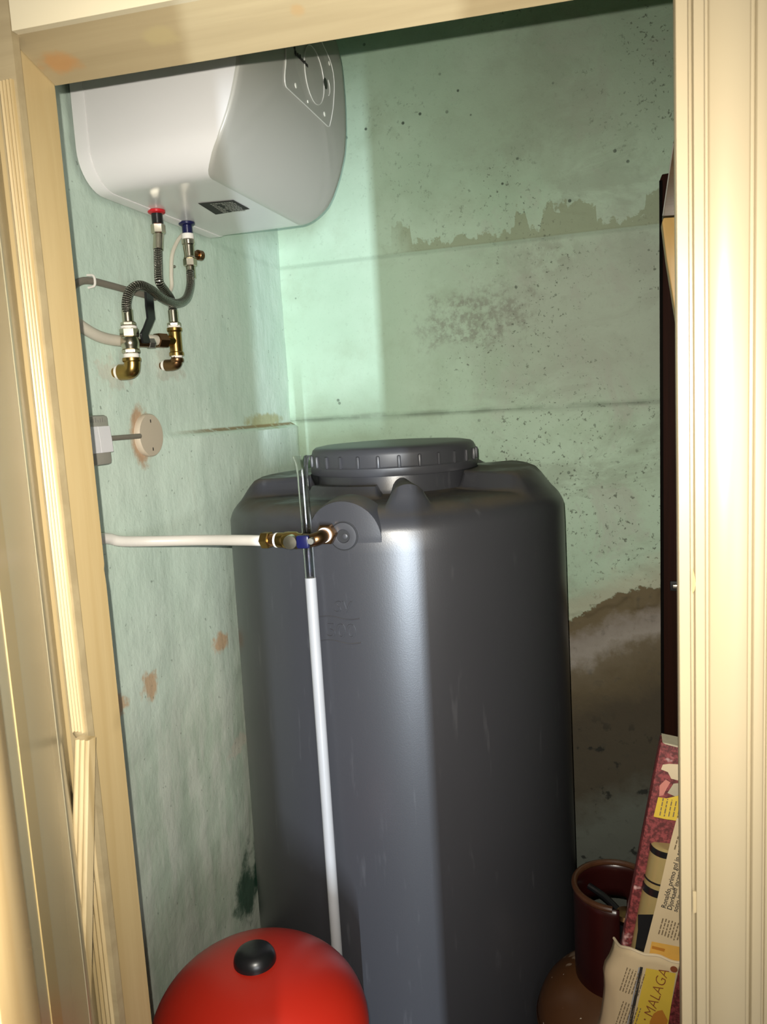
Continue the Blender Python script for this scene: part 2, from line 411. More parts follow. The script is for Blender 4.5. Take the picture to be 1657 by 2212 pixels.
    def build(s, name, mat, parent=None, org=None, ang=35, recalc=False):
        base = V((0, 0, 0))
        if parent: base = V(parent['_o'])
        elif org is not None: base = V(org)
        me = bpy.data.meshes.new(name); me.from_pydata([v - base for v in s.v], [], s.f)
        if s.uv:
            ul = me.uv_layers.new(name='UVMap')
            for pi_, p in enumerate(me.polygons):
                q = s.uv.get(pi_)
                if q:
                    for k, li in enumerate(p.loop_indices): ul.data[li].uv = q[k]
        me.materials.append(mat)
        if recalc:
            b = bmesh.new(); b.from_mesh(me); bmesh.ops.recalc_face_normals(b, faces=b.faces[:]); b.to_mesh(me); b.free()
        if ang:
            me.shade_smooth(); me.set_sharp_from_angle(angle=R(ang))
        me.update()
        o = bpy.data.objects.new(name, me); C.objects.link(o)
        if parent: o.parent = parent; o['_o'] = tuple(base)
        else: o.location = base; o['_o'] = tuple(base)
        return o
def tag(o, label, cat, group=None):
    o['label'] = label; o['category'] = cat
    if group: o['group'] = group
    return o
def thing(name, loc, label, cat, group=None):
    o = bpy.data.objects.new(name, None); C.objects.link(o); o.location = loc; o['_o'] = tuple(loc); o.empty_display_size = .05
    return tag(o, label, cat, group)
def struct(o, label=None):
    o['kind'] = 'structure'; o['category'] = 'building part'
    if label: o['label'] = label
    return o
def sroot(name, loc, label):
    o = bpy.data.objects.new(name, None); C.objects.link(o); o.location = loc; o['_o'] = tuple(loc); o.empty_display_size = .05
    return struct(o, label)
def text_mb(txt, org, xdir, ydir, size, depth=.0002, align='LEFT', shear=0, bold=0, warp=None):
    """lettering as a mesh: baseline start org, reading along xdir, letter tops towards ydir"""
    cu = bpy.data.curves.new('lettering', 'FONT'); cu.body = txt; cu.size = size; cu.extrude = depth; cu.align_x = align; cu.shear = shear; cu.offset = bold
    cu.resolution_u = 3
    o = bpy.data.objects.new('lettering', cu); C.objects.link(o)
    dg = bpy.context.evaluated_depsgraph_get(); me = bpy.data.meshes.new_from_object(o.evaluated_get(dg))
    x, y = V(xdir).normalized(), V(ydir).normalized(); z = x.cross(y)
    mb = MB()
    f = warp or (lambda c: V(org) + x * c.x + y * c.y + z * c.z)
    mb.add([f(v.co) for v in me.vertices], [tuple(p.vertices) for p in me.polygons])
    bpy.data.objects.remove(o); bpy.data.curves.remove(cu); bpy.data.meshes.remove(me)
    return mb

# ------------------------------------------------------------------ setting: closet shell
XL, YB, XR = -.88, 2.05, .27
def nz(x, y, z, s): return noise.noise(V((x, y, z)) * s)
def back_y(x, z):
    d = 0.0018 * nz(x, 0, z, 6) + .0012 * nz(x, 5, z, 22)
    if z < 1.945 + .004 * nz(x, 0, 3, 5): d += .007              # plaster below the ledge stands proud
    d += .006 * math.exp(-((z - 1.531 - .008 * nz(x, 0, 0, 4)) / .006) ** 2)
    if z < 1.531: d -= .004
    lim = 1.03 + .45 * x + .06 * nz(x, 2, z, 9) + .025 * nz(x, 7, z, 30)
    if z < lim: d -= .006
    return YB - d
nx, nzz = 176, 420
mb = MB().grid(nx, nzz, lambda i, j: (lambda x, z: (x, back_y(x, z), z))(-.93 + 1.22 * i / (nx - 1), 2.63 * j / (nzz - 1)))
struct(mb.build('wall_back', M['wall_back'], ang=60), 'back wall of the closet, flaking pale green limewash above damp bare plaster')
def left_x(y, z):
    d = .0025 * nz(0, y, z, 5) + .0016 * nz(3, y, z, 18)
    led = 1.522 + .006 * nz(0, y, 1, 4)
    k = max(0, min(1, (y - 1.36) / .14))                         # lower wall swells out below the ledge, fading towards the door
    t = max(0, min(1, (led - z) / .006))
    d += .020 * t * k + .010 * max(0, min(1, (1.50 - z) / .5)) * (1 - .5 * k)
    if z > 1.945: d -= .002
    return XL + d
ny = 130
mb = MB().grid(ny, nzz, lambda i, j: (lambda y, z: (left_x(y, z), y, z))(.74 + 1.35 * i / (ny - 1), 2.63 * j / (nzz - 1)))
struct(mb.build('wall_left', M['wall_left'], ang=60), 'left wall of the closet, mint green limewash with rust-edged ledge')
struct(MB().box((XR, .74, 0), (XR + .08, 2.1, 2.63)).build('wall_right', M['wall_plain'], ang=0), 'right wall of the closet beside the dark board')
struct(MB().box((-1.0, .72, 2.62), (XR + .1, 2.15, 2.70)).build('ceiling', M['wall_plain'], ang=0))
struct(MB().box((-3, -7, -.08), (3, 2.15, 0)).build('floor', M['concrete'], ang=0))
fr = MB()
fr.box((-1.6, .695, 0), (-.605, .775, 2.75)); fr.box((.085, .695, 0), (2.4, .775, 2.75)); fr.box((-.606, .695, 1.965), (.086, .775, 2.75))
struct(fr.build('wall_front', M['hallwall'], ang=0))
# hall behind the camera: unseen blocker added, its gap shaping the far daylight
hr = MB()
hr.box((-2.6, -1.34, 0), (.475, -1.28, 2.7)); hr.box((.643, -1.34, 0), (2.6, -1.28, 2.7))
struct(hr.build('hall_light_blocker', M['hallwall'], ang=0))

# ------------------------------------------------------------------ door frame
ZT = 1.906
FX = -.566
frm = sroot('trim_1', (FX, .72, 0), 'cream pine door frame around the closet opening')
# left jamb (reveal faces the opening), small nick on its inner edge
nick = [1.39, 1.386, 1.380, 1.374, 1.370]
jv = [(FX, .752, 0), (FX, .752, 1.368), (FX - .002, .752, 1.372), (FX - .0035, .752, 1.379), (FX - .001, .752, 1.386), (FX, .752, 1.392), (FX, .752, 1.93), (FX, .686, 1.93), (FX, .686, 0)]
MB().prism(jv, (-.038, 0, 0)).build('jamb', M['pine'], frm, ang=30)
hv = [(FX - .02, .752, ZT + .0006), (FX - .02, .688, ZT + .0236), (FX - .02, .688, ZT + .06), (FX - .02, .752, ZT + .06)]
h = MB(); a = len(h.v)
hx0, hx1, sl = FX + .001, .052, -.0314
pts = lambda x: [(x, .752, ZT + sl * (x - FX)), (x, .688, ZT + .0225 + sl * (x - FX)), (x, .688, 1.99), (x, .752, 1.99)]
h.add(pts(hx0) + pts(hx1), [(0, 1, 2, 3), (7, 6, 5, 4), (0, 4, 5, 1), (1, 5, 6, 2), (2, 6, 7, 3), (3, 7, 4, 0)])
h.build('head_jamb', M['pine_x'], frm, ang=30)
hf = MB(); p2 = lambda x, y: [(x, y, ZT + .0225 + sl * (x - FX)), (x, y, 2.3)]
q = p2(-.553, .6795) + p2(.30, .6795) + p2(-.553, .6885) + p2(.30, .6885)
hf.add(q, [(0, 2, 3, 1), (4, 5, 7, 6), (0, 4, 6, 2), (1, 3, 7, 5), (0, 1, 5, 4), (2, 6, 7, 3)])
hf.build('head_casing', M['cream_pale'], frm, ang=30)
# right jamb and moulded casing (profile in x/y extruded in z)
def extr(prof, z0, z1, name, mat, parent, ang=40):
    n = len(prof); mb = MB()
    mb.add([(x, y, z0) for x, y in prof] + [(x, y, z1) for x, y in prof],
           [(i, (i + 1) % n, n + (i + 1) % n, n + i) for i in range(n)] + [tuple(range(n))[::-1], tuple(range(n, 2 * n))])
    return mb.build(name, mat, parent, ang=ang, recalc=True)
extr([(.048, .752), (.048, .700), (.0475, .690), (.046, .6865), (.0535, .6865), (.0535, .752)], 0, 1.99, 'jamb', M['pine'], frm)
rc = [(.0440, .700), (.0440, .6815), (.0448, .6800), (.0528, .6800), (.0536, .6812), (.0540, .6848), (.0560, .6848), (.0564, .6800), (.0572, .6785), (.0640, .6785), (.0650, .6795), (.0654, .6812), (.0672, .6812), (.0678, .6795), (.0690, .6785),
      (.0955, .6785), (.0966, .6792), (.0972, .6808), (.0996, .6808), (.1002, .6780), (.1012, .6770), (.1076, .6770), (.1086, .6778), (.1092, .6794), (.1104, .6794), (.1110, .6775), (.1300, .6775), (.1300, .700)]
extr(rc, 0, 2.3, 'casing', M['cream'], frm)
# chipped varnish spot and filler spot on the right casing
MB().prism([(0.0551, 0.6784, 1.4057), (0.0565, 0.6784, 1.3991), (0.0572, 0.6784, 1.3925), (0.0561, 0.6784, 1.3871), (0.0547, 0.6784, 1.3847)], (0, .0012, 0)).build('chip', M['leaf_dark'], frm, ang=0)
MB().prism([(0.0541, 0.6792, 1.1193), (0.0583, 0.6792, 1.1190), (0.0578, 0.6792, 1.1002), (0.0544, 0.6792, 1.0980)], (0, .0012, 0)).build('filler_spot', M['pine_x'], frm, ang=0)
# left casing: fluted strip, broken off at 1.21 with a loose tilted strip below
def flutes(x0, x1, y, n=4, dep=.0022):
    pr = [(x0, y + .012)]
    w_ = (x1 - x0) / n
    for k in range(n):
        a0 = x0 + k * w_
        for t in (.04, .25, .5, .75, .96):
            pr.append((a0 + w_ * t, y + dep * (1 - sin(pi * t))))
    pr.append((x1, y + .012)); return pr
extr(flutes(-.5735, -.5575, .676), 1.222, 1.885, 'fluted_strip', M['grain'], frm)
MB().lathe([(.0001, .010), (.005, .009), (.0085, .004), (.0090, 0)], (-.5655, .684, 1.222), (0, -.15, -1), 14).build('strip_end', M['pine_x'], frm)
extr([(-.5775, .690), (-.5775, .680), (-.5545, .680), (-.5545, .690)], 0, 1.999, 'backing_strip', M['pine_x'], frm)
extr(flutes(-.5785, -.5610, .6775, 3), 0, 1.16, 'lower_fluted_strip', M['grain'], frm)
extr([(-.62, .6895), (-.62, .6830), (-.5560, .6830), (-.5560, .6895)], 1.884, 2.3, 'upper_casing', M['pine'], frm)
# loose strip
ls = flutes(-.0095, .0095, -.004, 3, .002)
lo = V((-0.5481, 0.6640, 1.2219)); hi_ = V((-0.5481, 0.6000, 0.8961))
d = (hi_ - lo); n_ = len(ls); mb = MB()
mb.add([lo + V((x, y, 0)) for x, y in ls] + [lo + d * 1.2 + V((x * 1.15, y, 0)) for x, y in ls], [(i, (i + 1) % n_, n_ + (i + 1) % n_, n_ + i) for i in range(n_)] + [tuple(range(n_))[::-1], tuple(range(n_, 2 * n_))])
mb.build('loose_strip', M['grain'], frm, ang=40, recalc=True)

# ------------------------------------------------------------------ open door leaf on the left, seen almost edge on
H = V((-.5795, .676, 0)); NE = V((-.2525, .236, 0)); ld = NE - H; ln = V((-ld.y, ld.x, 0)).normalized()
if ln.x < 0: ln = -ln
leaf = sroot('door_1', tuple(H), 'open varnished wooden door leaf swung towards the viewer')
def lbox(s0, s1, t0, t1, z0, z1, name, mat, bev=.0008):
    mb = MB()
    P = lambda s, t, z: H + ld * s + ln * t + V((0, 0, z))
    bm = bmesh.new(); bmesh.ops.create_cube(bm, size=1)
    for v in bm.verts:
        c = v.co; v.co = P(s0 if c.x < 0 else s1, t0 if c.y < 0 else t1, z0 if c.z < 0 else z1)
    bmesh.ops.recalc_face_normals(bm, faces=bm.faces[:])
    if bev: bmesh.ops.bevel(bm, geom=bm.edges[:], offset=bev, segments=2, profile=.5, affect='EDGES')
    return mb.bm(bm).build(name, mat, leaf)
lbox(0, .2, -.036, 0, 0, 1.882, 'hinge_stile', M['leaf'])
lbox(.2, .80, -.026, -.0006, 0, 1.882, 'panel', M['leaf'], 0)
lbox(.60, .70, -.0015, -.0002, 0, 1.85, 'panel_groove_shade', M['leaf_dark'], 0)  # thin flat strip in another colour, standing in for a groove's shade
lbox(.80, 1.0, -.036, .001, 0, 1.882, 'lock_stile', M['leaf_orange'])
lbox(.2, .80, -.036, -.0005, 1.76, 1.882, 'top_rail', M['leaf'])

# ------------------------------------------------------------------ water tank
TX, TY = -.469, 1.631
tk = thing('water_tank', (TX, TY, 0), 'tall dark grey ribbed-lid plastic water tank filling the closet corner', 'tank')
def smooth(a, b, x):
    t = max(0, min(1, (x - a) / (b - a))); return t * t * (3 - 2 * t)
prof = [(.0, .0), (.34, 0), (.358, .012), (.362, .03), (.362, .4)]
for k in range(1, 9): prof.append((.362 - .006 * k / 8, .4 + .9 * k / 8))
cr, cz, rr_ = .356 - .055, 1.325, .055
for k in range(1, 9):
    an = pi / 2 * k / 8; prof.append((cr + rr_ * cos(an), cz + rr_ * sin(an)))
for rr2 in (.29, .28, .27, .25, .235, .22, .21, .20, .195, .19, .185, .18): prof.append((rr2, 1.380 + .05 * max(0, .21 - rr2)))
prof += [(.168, 1.384), (.165, 1.392), (.165, 1.44)]
NT = 288
def sector(th):
    """1 where the top carries a raised sector"""
    dg = (math.degrees(th) + 360) % 360
    def win(c, hw): 
        d_ = abs((dg - c + 180) % 360 - 180); return smooth(hw + 3.0, hw - 3.0, d_)
    return max(win(175, 32), win(8, 33), win(92, 34))
def rib(th):
    d_ = abs((math.degrees(th) - (-70) + 180) % 360 - 180); return math.sqrt(max(0, 1 - (d_ / 6.6) ** 2))
def plinth(th):
    d_ = abs((math.degrees(th) - (-108) + 180) % 360 - 180); return smooth(26, 23, d_)
def tpt(i, j):
    th = 2 * pi * i / NT; r, z = prof[j]
    if j > 12:
        z += .036 * sector(th) * smooth(.338, .290, r) * (1 if r > .17 else 0)
        if r > .192: z += .036 * rib(th) * smooth(.332, .312, r)
        if r > .168: z += .022 * plinth(th) * smooth(.215, .203, r)
    return (TX + r * cos(th), TY + r * sin(th), z)
MB().grid(NT, len(prof), tpt, close=True).build('body', M['tank'], tk, ang=50)
mb = MB(); mb.lathe([(.166, 1.418), (.1765, 1.4185), (.1785, 1.421), (.1785, 1.434), (.1765, 1.436), (.1755, 1.4375), (.1755, 1.460), (.173, 1.4685), (.167, 1.4735), (.150, 1.4765), (.10, 1.479), (.0001, 1.480)], (TX, TY, 0), seg=96)
lid = mb.build('lid', M['lid'], tk, ang=40)
rm = MB().box((-.0035, -.004, -.0125), (.0035, .004, .0125), .0028)
base_rib = None
for k in range(27):
    th = R(-90 + 6 + k * 360 / 27)
    if base_rib is None:
        base_rib = rm.build('lid_rib', M['lid'], None, org=(0, 0, 0)); o = base_rib
    else:
        o = base_rib.copy(); C.objects.link(o)
    o.parent = lid; o.location = (.1765 * cos(th), .1765 * sin(th), 1.4465); o.rotation_euler = (0, 0, th + pi / 2)
# boss: the wall runs straight up into the shoulder under an arch; its port sits in it
bx, bz, br, by = TX + .003, 1.326, .068, TY - .3562
rows = [bz - .02, bz - .008] + [bz + br * sin(pi / 2 * k / 14) for k in range(15)]
def bp_(s_, z_, rad=.3564): return V((TX + rad * sin((bx + s_ - TX) / rad), TY - rad * cos((bx + s_ - TX) / rad), z_))
b0 = MB()
def bw(z_): return br if z_ <= bz else math.sqrt(max(1e-7, br * br - (z_ - bz) ** 2))
brad = lambda z_: .3564 - .0016 * smooth(bz + .004, bz - .012, z_)
b0.grid(25, len(rows), lambda i, j: bp_(bw(rows[j]) * (i / 12 - 1), rows[j], brad(rows[j])))
arch = [(br, bz - .02), (br, bz - .008)] + [(br * cos(pi * k / 40), bz + br * sin(pi * k / 40)) for k in range(41)] + [(-br, bz - .008), (-br, bz - .02)]
lv_ = [(0, 1.0), (.0012, 1.006), (.0035, 1.03), (.05, 1.10)]
b0.grid(len(arch), 4, lambda i, j: bp_(arch[i][0] * lv_[j][1], bz + (arch[i][1] - bz) * lv_[j][1], brad(arch[i][1]) - lv_[j][0]))
bo_ = b0.build('boss', M['tank'], tk, ang=60, recalc=True)
px_, pz_ = TX + .0045, 1.3335
by -= .0002
MB().lathe([(.0262, -.002), (.0262, .0006), (.0248, .0007)], (px_, by, pz_), (0, -1, 0), 40, cap=False).build('port_ring_shade', M['hole'], tk)  # near-black ring and disc below carry the shade of groove and hole
prt = MB().lathe([(.0248, -.002), (.0246, .0010), (.0235, .0026), (.0130, .0040), (.0122, .0038), (.0112, .0016), (.0108, .0008), (.0001, .0008)], (px_, by, pz_), (0, -1, 0), 40).build('port', M['lid'], tk)
MB().lathe([(.0106, .0009), (.0001, .0010)], (px_, by, pz_), (0, -1, 0), 32, cap=False).build('port_hole_shade', M['hole'], prt)
MB().lathe([(.0048, .0010), (.0048, .0018), (.0035, .0024), (.0001, .0025)], (px_ + .0025, by, pz_ - .0005), (0, -1, 0), 20).build('port_plug', M['lid'], prt)
# moulded lettering and rules on the cylinder
def wrapc(z0, x0, cond=0):
    def f(c):
        s_ = x0 + c.x - TX; th = -pi / 2 + s_ / .357
        rad = .3585 + c.z * 1.0
        zz = z0 + c.y
        rad = .356 + (1.33 - zz) * .0067 + .0004 + c.z
        return V((TX + rad * cos(th), TY + rad * sin(th), zz))
    return f
text_mb('SV', (0, 0, 0), (1, 0, 0), (0, 0, 1), .031, .0011, 'CENTER', .15, .0, wrapc(1.1955, -.4760)).build('moulded_lettering', M['tank'], tk, ang=30)
text_mb('500', (0, 0, 0), (1, 0, 0), (0, 0, 1), .038, .0011, 'CENTER', 0, .0, wrapc(1.1495, -.4805)).build('moulded_lettering', M['tank'], tk, ang=30)
for z0 in (1.186, 1.142):
    pts_ = []
    for k in range(13):
        s_ = -.046 + .078 * k / 12 + (-.476 - TX); th = -pi / 2 + s_ / .357; zz = z0 + .0025 * sin(k / 12 * 2 * pi); rad = .356 + (1.33 - zz) * .0067
        pts_.append((TX + rad * cos(th), TY + rad * sin(th), zz))
    MB().tube(pts_, .0011, 8, 3).build('moulded_rule', M['tank'], tk)

# ------------------------------------------------------------------ water heater on the left wall
HY0, HY1, HZ0, HZ1, HR = 1.200, 1.700, 1.950, 2.460, .062
XF = [(1.90, -.668), (1.935, -.660), (1.950, -.650), (1.966, -.630), (1.992, -.606), (2.022, -.588), (2.060, -.572), (2.100, -.560), (2.140, -.5550), (2.19, -.5530)]
def hfront(z):
    zm = 2.205
    if z > zm: z = 2 * zm - z
    if z >= 2.19: return -.5531
    for (a, xa), (b, xb) in zip(XF, XF[1:]):
        if a <= z <= b: return xa + (xb - xa) * (z - a) / (b - a)
    return XF[0][1]
wh = thing('water_heater', (XL, 1.45, HZ0), 'white electric water heater with domed front hung high on the left wall', 'water heater')
def rrect(g, rad, n=10):
    pts_ = []
    for cy, cz_, a0 in [(HY0 + rad, HZ0 + rad, 180), (HY1 - rad, HZ0 + rad, 270), (HY1 - rad, HZ1 - rad, 0), (HY0 + rad, HZ1 - rad, 90)]:
        for k in range(n + 1):
            an = R(a0 + 90 * k / n); pts_.append((cy + (rad + g) * cos(an), cz_ + (rad + g) * sin(an)))
    out = []
    for i in range(len(pts_)):                                    # subdivide the straight sides
        a, b = pts_[i], pts_[(i + 1) % len(pts_)]
        L = math.dist(a, b); k = max(1, int(L / .02))
        for q_ in range(k): out.append((a[0] + (b[0] - a[0]) * q_ / k, a[1] + (b[1] - a[1]) * q_ / k))
    return out
ring = rrect(0, HR); nr = len(ring)
xs = [0, .25, .5, .75, .95, 1.0]
EDG = .006
def hb(i, j):
    y, z = ring[i]; x0 = XL + .032; xe = hfront(z) - EDG
    return (x0 + (xe - x0) * xs[j], y, z)
mb = MB().grid(nr, len(xs), hb, close=True)
body = mb.build('body', M['heater'], wh, ang=45, recalc=True)
# front cover: rounded edge then domed face
cyc, czc = (HY0 + HY1) / 2, (HZ0 + HZ1) / 2
lev = [(1, -EDG), (.9985, -EDG * .55), (.994, -EDG * .2), (.985, 0), (.93, .001), (.85, .002), (.7, .003), (.5, .004), (.3, .004), (.15, .004), (.001, .004)]
def fc(i, j):
    y, z = ring[i]; k, dx = lev[j]
    yy, zz = cyc + (y - cyc) * k, czc + (z - czc) * k
    return (hfront(zz) + dx, yy, zz)
MB().grid(nr, len(lev), fc, close=True).build('front_cover', M['heater_front'], wh, ang=40, recalc=True)
rb = rrect(.0025, HR); xb = [XL + .006, XL + .008, XL + .029, XL + .032, XL + .032]; gb = [-.002, 0, 0, -.0012, -.006]
MB().grid(nr, 5, lambda i, j: (xb[j], cyc + (rb[i][0] - cyc) * (1 + gb[j] / .25), czc + (rb[i][1] - czc) * (1 + gb[j] / .25)), close=True).build('back_shell', M['heater'], wh, ang=40, recalc=True)
MB().box((XL + .0005, 1.30, 2.2), (XL + .02, 1.60, 2.40)).build('wall_bracket', M['steel'], wh, ang=0)
# control panel: flush plate outlined by a raised line
def onf(y, z, off=.0015):
    y *= .972; z = 1.55 + (z - 1.55) * .972
    return V((hfront(z) + .0035 + off, y, z))
pan = [(1.408, 2.33), (1.405, 2.20), (1.398, 2.150), (1.404, 2.136), (1.42, 2.134), (1.50, 2.1335), (1.60, 2.1325), (1.622, 2.133), (1.632, 2.140), (1.648, 2.175), (1.660, 2.215), (1.662, 2.245), (1.648, 2.270), (1.60, 2.292), (1.53, 2.33)]
cp = MB(); n_ = len(pan)
cp.add([onf(y, z, 0) for y, z in pan] + [onf(y, z, .0016) for y, z in pan], [(i, (i + 1) % n_, n_ + (i + 1) % n_, n_ + i) for i in range(n_)] + [tuple(range(n_, 2 * n_))])
panel = cp.build('control_panel', M['heater_front'], wh, ang=30, recalc=True)
MB().tube([onf(y, z) for y, z in pan] + [onf(*pan[0])], .0011, 8, 4).build('panel_outline', M['line'], panel)
MB().tube([onf(1.548 + .052 * cos(2 * pi * k / 28), 2.205 + .052 * sin(2 * pi * k / 28), .0012) for k in range(29)], .0009, 8, 2).build('dial_ring', M['line'], panel)
for (y, z), r_ in [((1.448, 2.151), .0048), ((1.508, 2.143), .0030), ((1.598, 2.149), .0048), ((1.641, 2.262), .0045)]:
    MB().lathe([(r_, 0), (r_ * .8, .0012), (.0001, .0018)], onf(y, z, .0016), (1, 0, 0), 16).build('indicator_lamp', M['lamp'], panel)
MB().lathe([(.0105, 0), (.0100, .0008), (.0001, .0009)], onf(1.607, 2.2105, .0016), (1, 0, 0), 20).build('thermostat_hole', M['black'], panel)
MB().tube([onf(1.622 + .010 * cos(R(a_)), 2.209 + .016 * sin(R(a_)), .0016) for a_ in range(-70, 71, 20)], .0008, 8, 3).build('thermostat_mark', M['line'], panel)
# maker's emblem: disc mark and a short illegible word
mk = MB(); mk.lathe([(.0048, 0), (.0001, .0004)], onf(1.448, 2.217, .0016), (1, 0, 0), 16); mk.lathe([(.0052, 0), (.0001, .0004)], onf(1.452, 2.2085, .0016), (1, 0, 0), 16)
for k in range(9):
    y0 = 1.420 + k * .0056; hh = (.007, .005, .009, .005, .006, .005, .007, .005, .005)[k]
    mk.box((onf(0, 2.207).x - .0003, y0, 2.187), (onf(0, 2.207).x + .0006, y0 + .0040, 2.187 + hh))
mk.build('maker_mark', M['ink'], panel, ang=0)
# rating sticker under the heater
st = MB(); stq = [(-0.7511, 1.3808, 1.9495), (-0.6839, 1.3922, 1.9495), (-0.6860, 1.4640, 1.9495), (-0.7627, 1.4697, 1.9495)]
st.prism(stq, (0, 0, -.0006)); sticker = st.build('rating_sticker', M['ink'], wh, ang=0)
A, B, D_ = V(stq[0]), V(stq[1]), V(stq[3])
sp = MB()
random.seed(7)
for rw in range(7):
    t0 = .28
    while t0 < .93:
        L = random.uniform(.03, .11); t1 = min(.95, t0 + L)
        if not (.42 < t0 < .5):
            v0 = .1 + rw * .12; v1 = v0 + .07
            f_ = lambda t, v: A + (B - A) * t + (D_ - A) * v + V((0, 0, -.0009))
            sp.prism([f_(t0, v0), f_(t1, v0), f_(t1, v1), f_(t0, v1)], (0, 0, .0002))
        t0 = t1 + .02
sp.build('sticker_print', M['grey_plastic'], sticker, ang=0)
# pipe stubs with coloured collars
def stub(p, cols, name):
    p = V(p)
    a = MB().lathe([(.0135, .004), (.0165, .002), (.0165, -.002), (.0135, -.004)], (p.x, p.y, HZ0 - .003), seg=24).build(name, cols[0], wh)
    MB().cyl((p.x, p.y, HZ0 + .002), (p.x, p.y, HZ0 - .026), .0105, 20).build('pipe_stub', cols[1], wh)
HOT = V((-0.8450, 1.3877, 1.9490)); COLD = V((-0.8450, 1.4986, 1.9517))
stub(HOT, (M['red_plastic'], M['black']), 'hot_collar'); stub(COLD, (M['blue_plastic'], M['blue_plastic']), 'cold_collar')

# ------------------------------------------------------------------ plumbing below the heater
def vert(p, z0, z1): return V((p.x, p.y, z0)), V((p.x, p.y, z1))
hz = HZ0 - .026
def hose(name, label, top, pts, end, group='braided hoses under the heater'):
    t = thing(name, pts[-1], label, 'hose', group)
    MB().tube(pts, .0083, 16, 10).build('braid', M['braid'], t, ang=0)
    for a, b, kind in top + end:
        mb = MB()
        if kind == 'nut': mb.hexnut(a, b, .0135); mb.build('nut', M['nickel'], t, ang=30)
        else: mb.cyl(a, b, .0098, 18); mb.build('ferrule', M['nickel'], t, ang=30)
    return t
hp = [(-0.8450, 1.3809, 1.8792), (-0.8430, 1.3734, 1.8434), (-0.8400, 1.3669, 1.8137), (-0.8420, 1.3887, 1.7993), (-0.8450, 1.4113, 1.7864), (-0.8430, 1.4115, 1.7666), (-0.8410, 1.4083, 1.7465)]
hn = V(hp[0]); he = V(hp[-1])
TEE = V((-0.8400, 1.4039, 1.6994))
hose('braided_hose', 'braided hose from red collar down to the brass tee', [((HOT.x, HOT.y, hz), (HOT.x, HOT.y, hz - .018), 'nut'), ((HOT.x, HOT.y, hz - .018), hn + V((0, 0, -.004)), 'fer')], hp, [(he + V((0, 0, .018)), he + V((0, 0, -.006)), 'fer'), (he + V((0, 0, -.006)), he + V((0, 0, -.014)), 'nut')])
SVT = COLD.z - .0
sz = HZ0 - .026
sv = thing('safety_valve', (COLD.x, COLD.y, sz), 'nickel safety valve hanging under the blue collar', 'valve')
MB().cyl((COLD.x, COLD.y, sz + .003), (COLD.x, COLD.y, sz - .008), .0122, 20).build('thread_tape', M['teflon'], sv)
MB().lathe([(.012, 0), (.0135, -.002), (.0135, -.010), (.0118, -.012), (.0108, -.034), (.0122, -.036), (.0122, -.038)], (COLD.x, COLD.y, sz - .008), seg=24).build('body', M['nickel'], sv)
MB().hexnut((COLD.x, COLD.y, sz - .046), (COLD.x, COLD.y, sz - .062), .0138).build('nut', M['nickel'], sv, ang=30)
MB().cyl((COLD.x, COLD.y, sz - .036), (COLD.x + .006, COLD.y + .026, sz - .036), .0075, 16).cyl((COLD.x + .006, COLD.y + .022, sz - .036), (COLD.x + .009, COLD.y + .034, sz - .036), .0105, 16).build('relief_cap', M['bronze'], sv)
c0 = V((COLD.x, COLD.y, sz - .062))
cpz = [c0 + V((0, 0, -.020)), V((-0.8420, 1.4905, 1.8470)), V((-0.8380, 1.4789, 1.8192)), V((-0.8280, 1.4406, 1.7890)), V((-0.8240, 1.3953, 1.7747)), V((-0.8200, 1.3418, 1.7771)), V((-0.8180, 1.2991, 1.7886)), V((-0.8220, 1.2707, 1.7927)), V((-0.8320, 1.2555, 1.7821)), V((-0.8380, 1.2495, 1.7603)), V((-0.8400, 1.2523, 1.7341))]
ce = cpz[-1]
hose('braided_hose', 'braided hose looping in an S from safety valve to black lever valve', [(c0, c0 + V((0, 0, -.024)), 'fer')], cpz, [(ce + V((0, 0, .016)), ce + V((0, 0, -.006)), 'fer'), (ce + V((0, 0, -.006)), ce + V((0, 0, -.013)), 'nut')])
# left ball valve with lever, on its elbow
VX, VY = ce.x, ce.y
WA, WB = (-0.8400, 1.2634, 1.7335), (-0.8400, 1.2457, 1.6260)
def wz(py): return WA[2] + (WB[2] - WA[2]) * (py - 690) / 130
bv = thing('ball_valve', (VX, VY, wz(765)), 'nickel ball valve with long black lever handle on the left wall', 'valve')
MB().cyl((VX, VY, ce.z - .0132), (VX, VY, ce.z - .018), .0145, 20).build('thread_tape', M['teflon'], bv)
zt, zb = ce.z - .017, wz(764)
MB().hexnut((VX, VY, zt), (VX, VY, zt - .016), .0165).build('upper_hex', M['nickel'], bv, ang=30)
L_ = (zt - .016) - (zb + .008)
MB().lathe([(.0152, 0), (.0160, -.002), (.0164, -L_ * .3), (.0168, -L_ * .42), (.0168, -L_ * .58), (.0160, -L_ * .7), (.0152, -L_ + .003), (.0145, -L_)], (VX, VY, zt - .016), seg=26).build('body', M['nickel'], bv)
MB().hexnut((VX, VY, zb + .008), (VX, VY, zb), .0160).build('lower_hex', M['nickel'], bv, ang=30)
stz = wz(740)
S0 = V((VX + .004, VY + .014, stz)); S1 = V((VX + .014, VY + .046, stz))
MB().cyl(S0, S1, .0075, 16).build('stem', M['bronze'], bv)
MB().hexnut(S1 - V((.003, .008, 0)), S1 + V((.003, .004, 0)), .0098).build('stem_nut', M['steel'], bv, ang=30)
lv = [V((-0.8420, 1.3302, 1.7905)), V((-0.8340, 1.3162, 1.7612)), V((-0.8280, 1.3076, 1.7381)), V((-0.8220, 1.2832, 1.7189)), V((-0.8220, 1.2709, 1.7064)), V((-0.8240, 1.2786, 1.6906))]
hd = MB()
wd = [.0125, .0130, .0125, .0115, .0120, .0130]
prev = None; rows = []
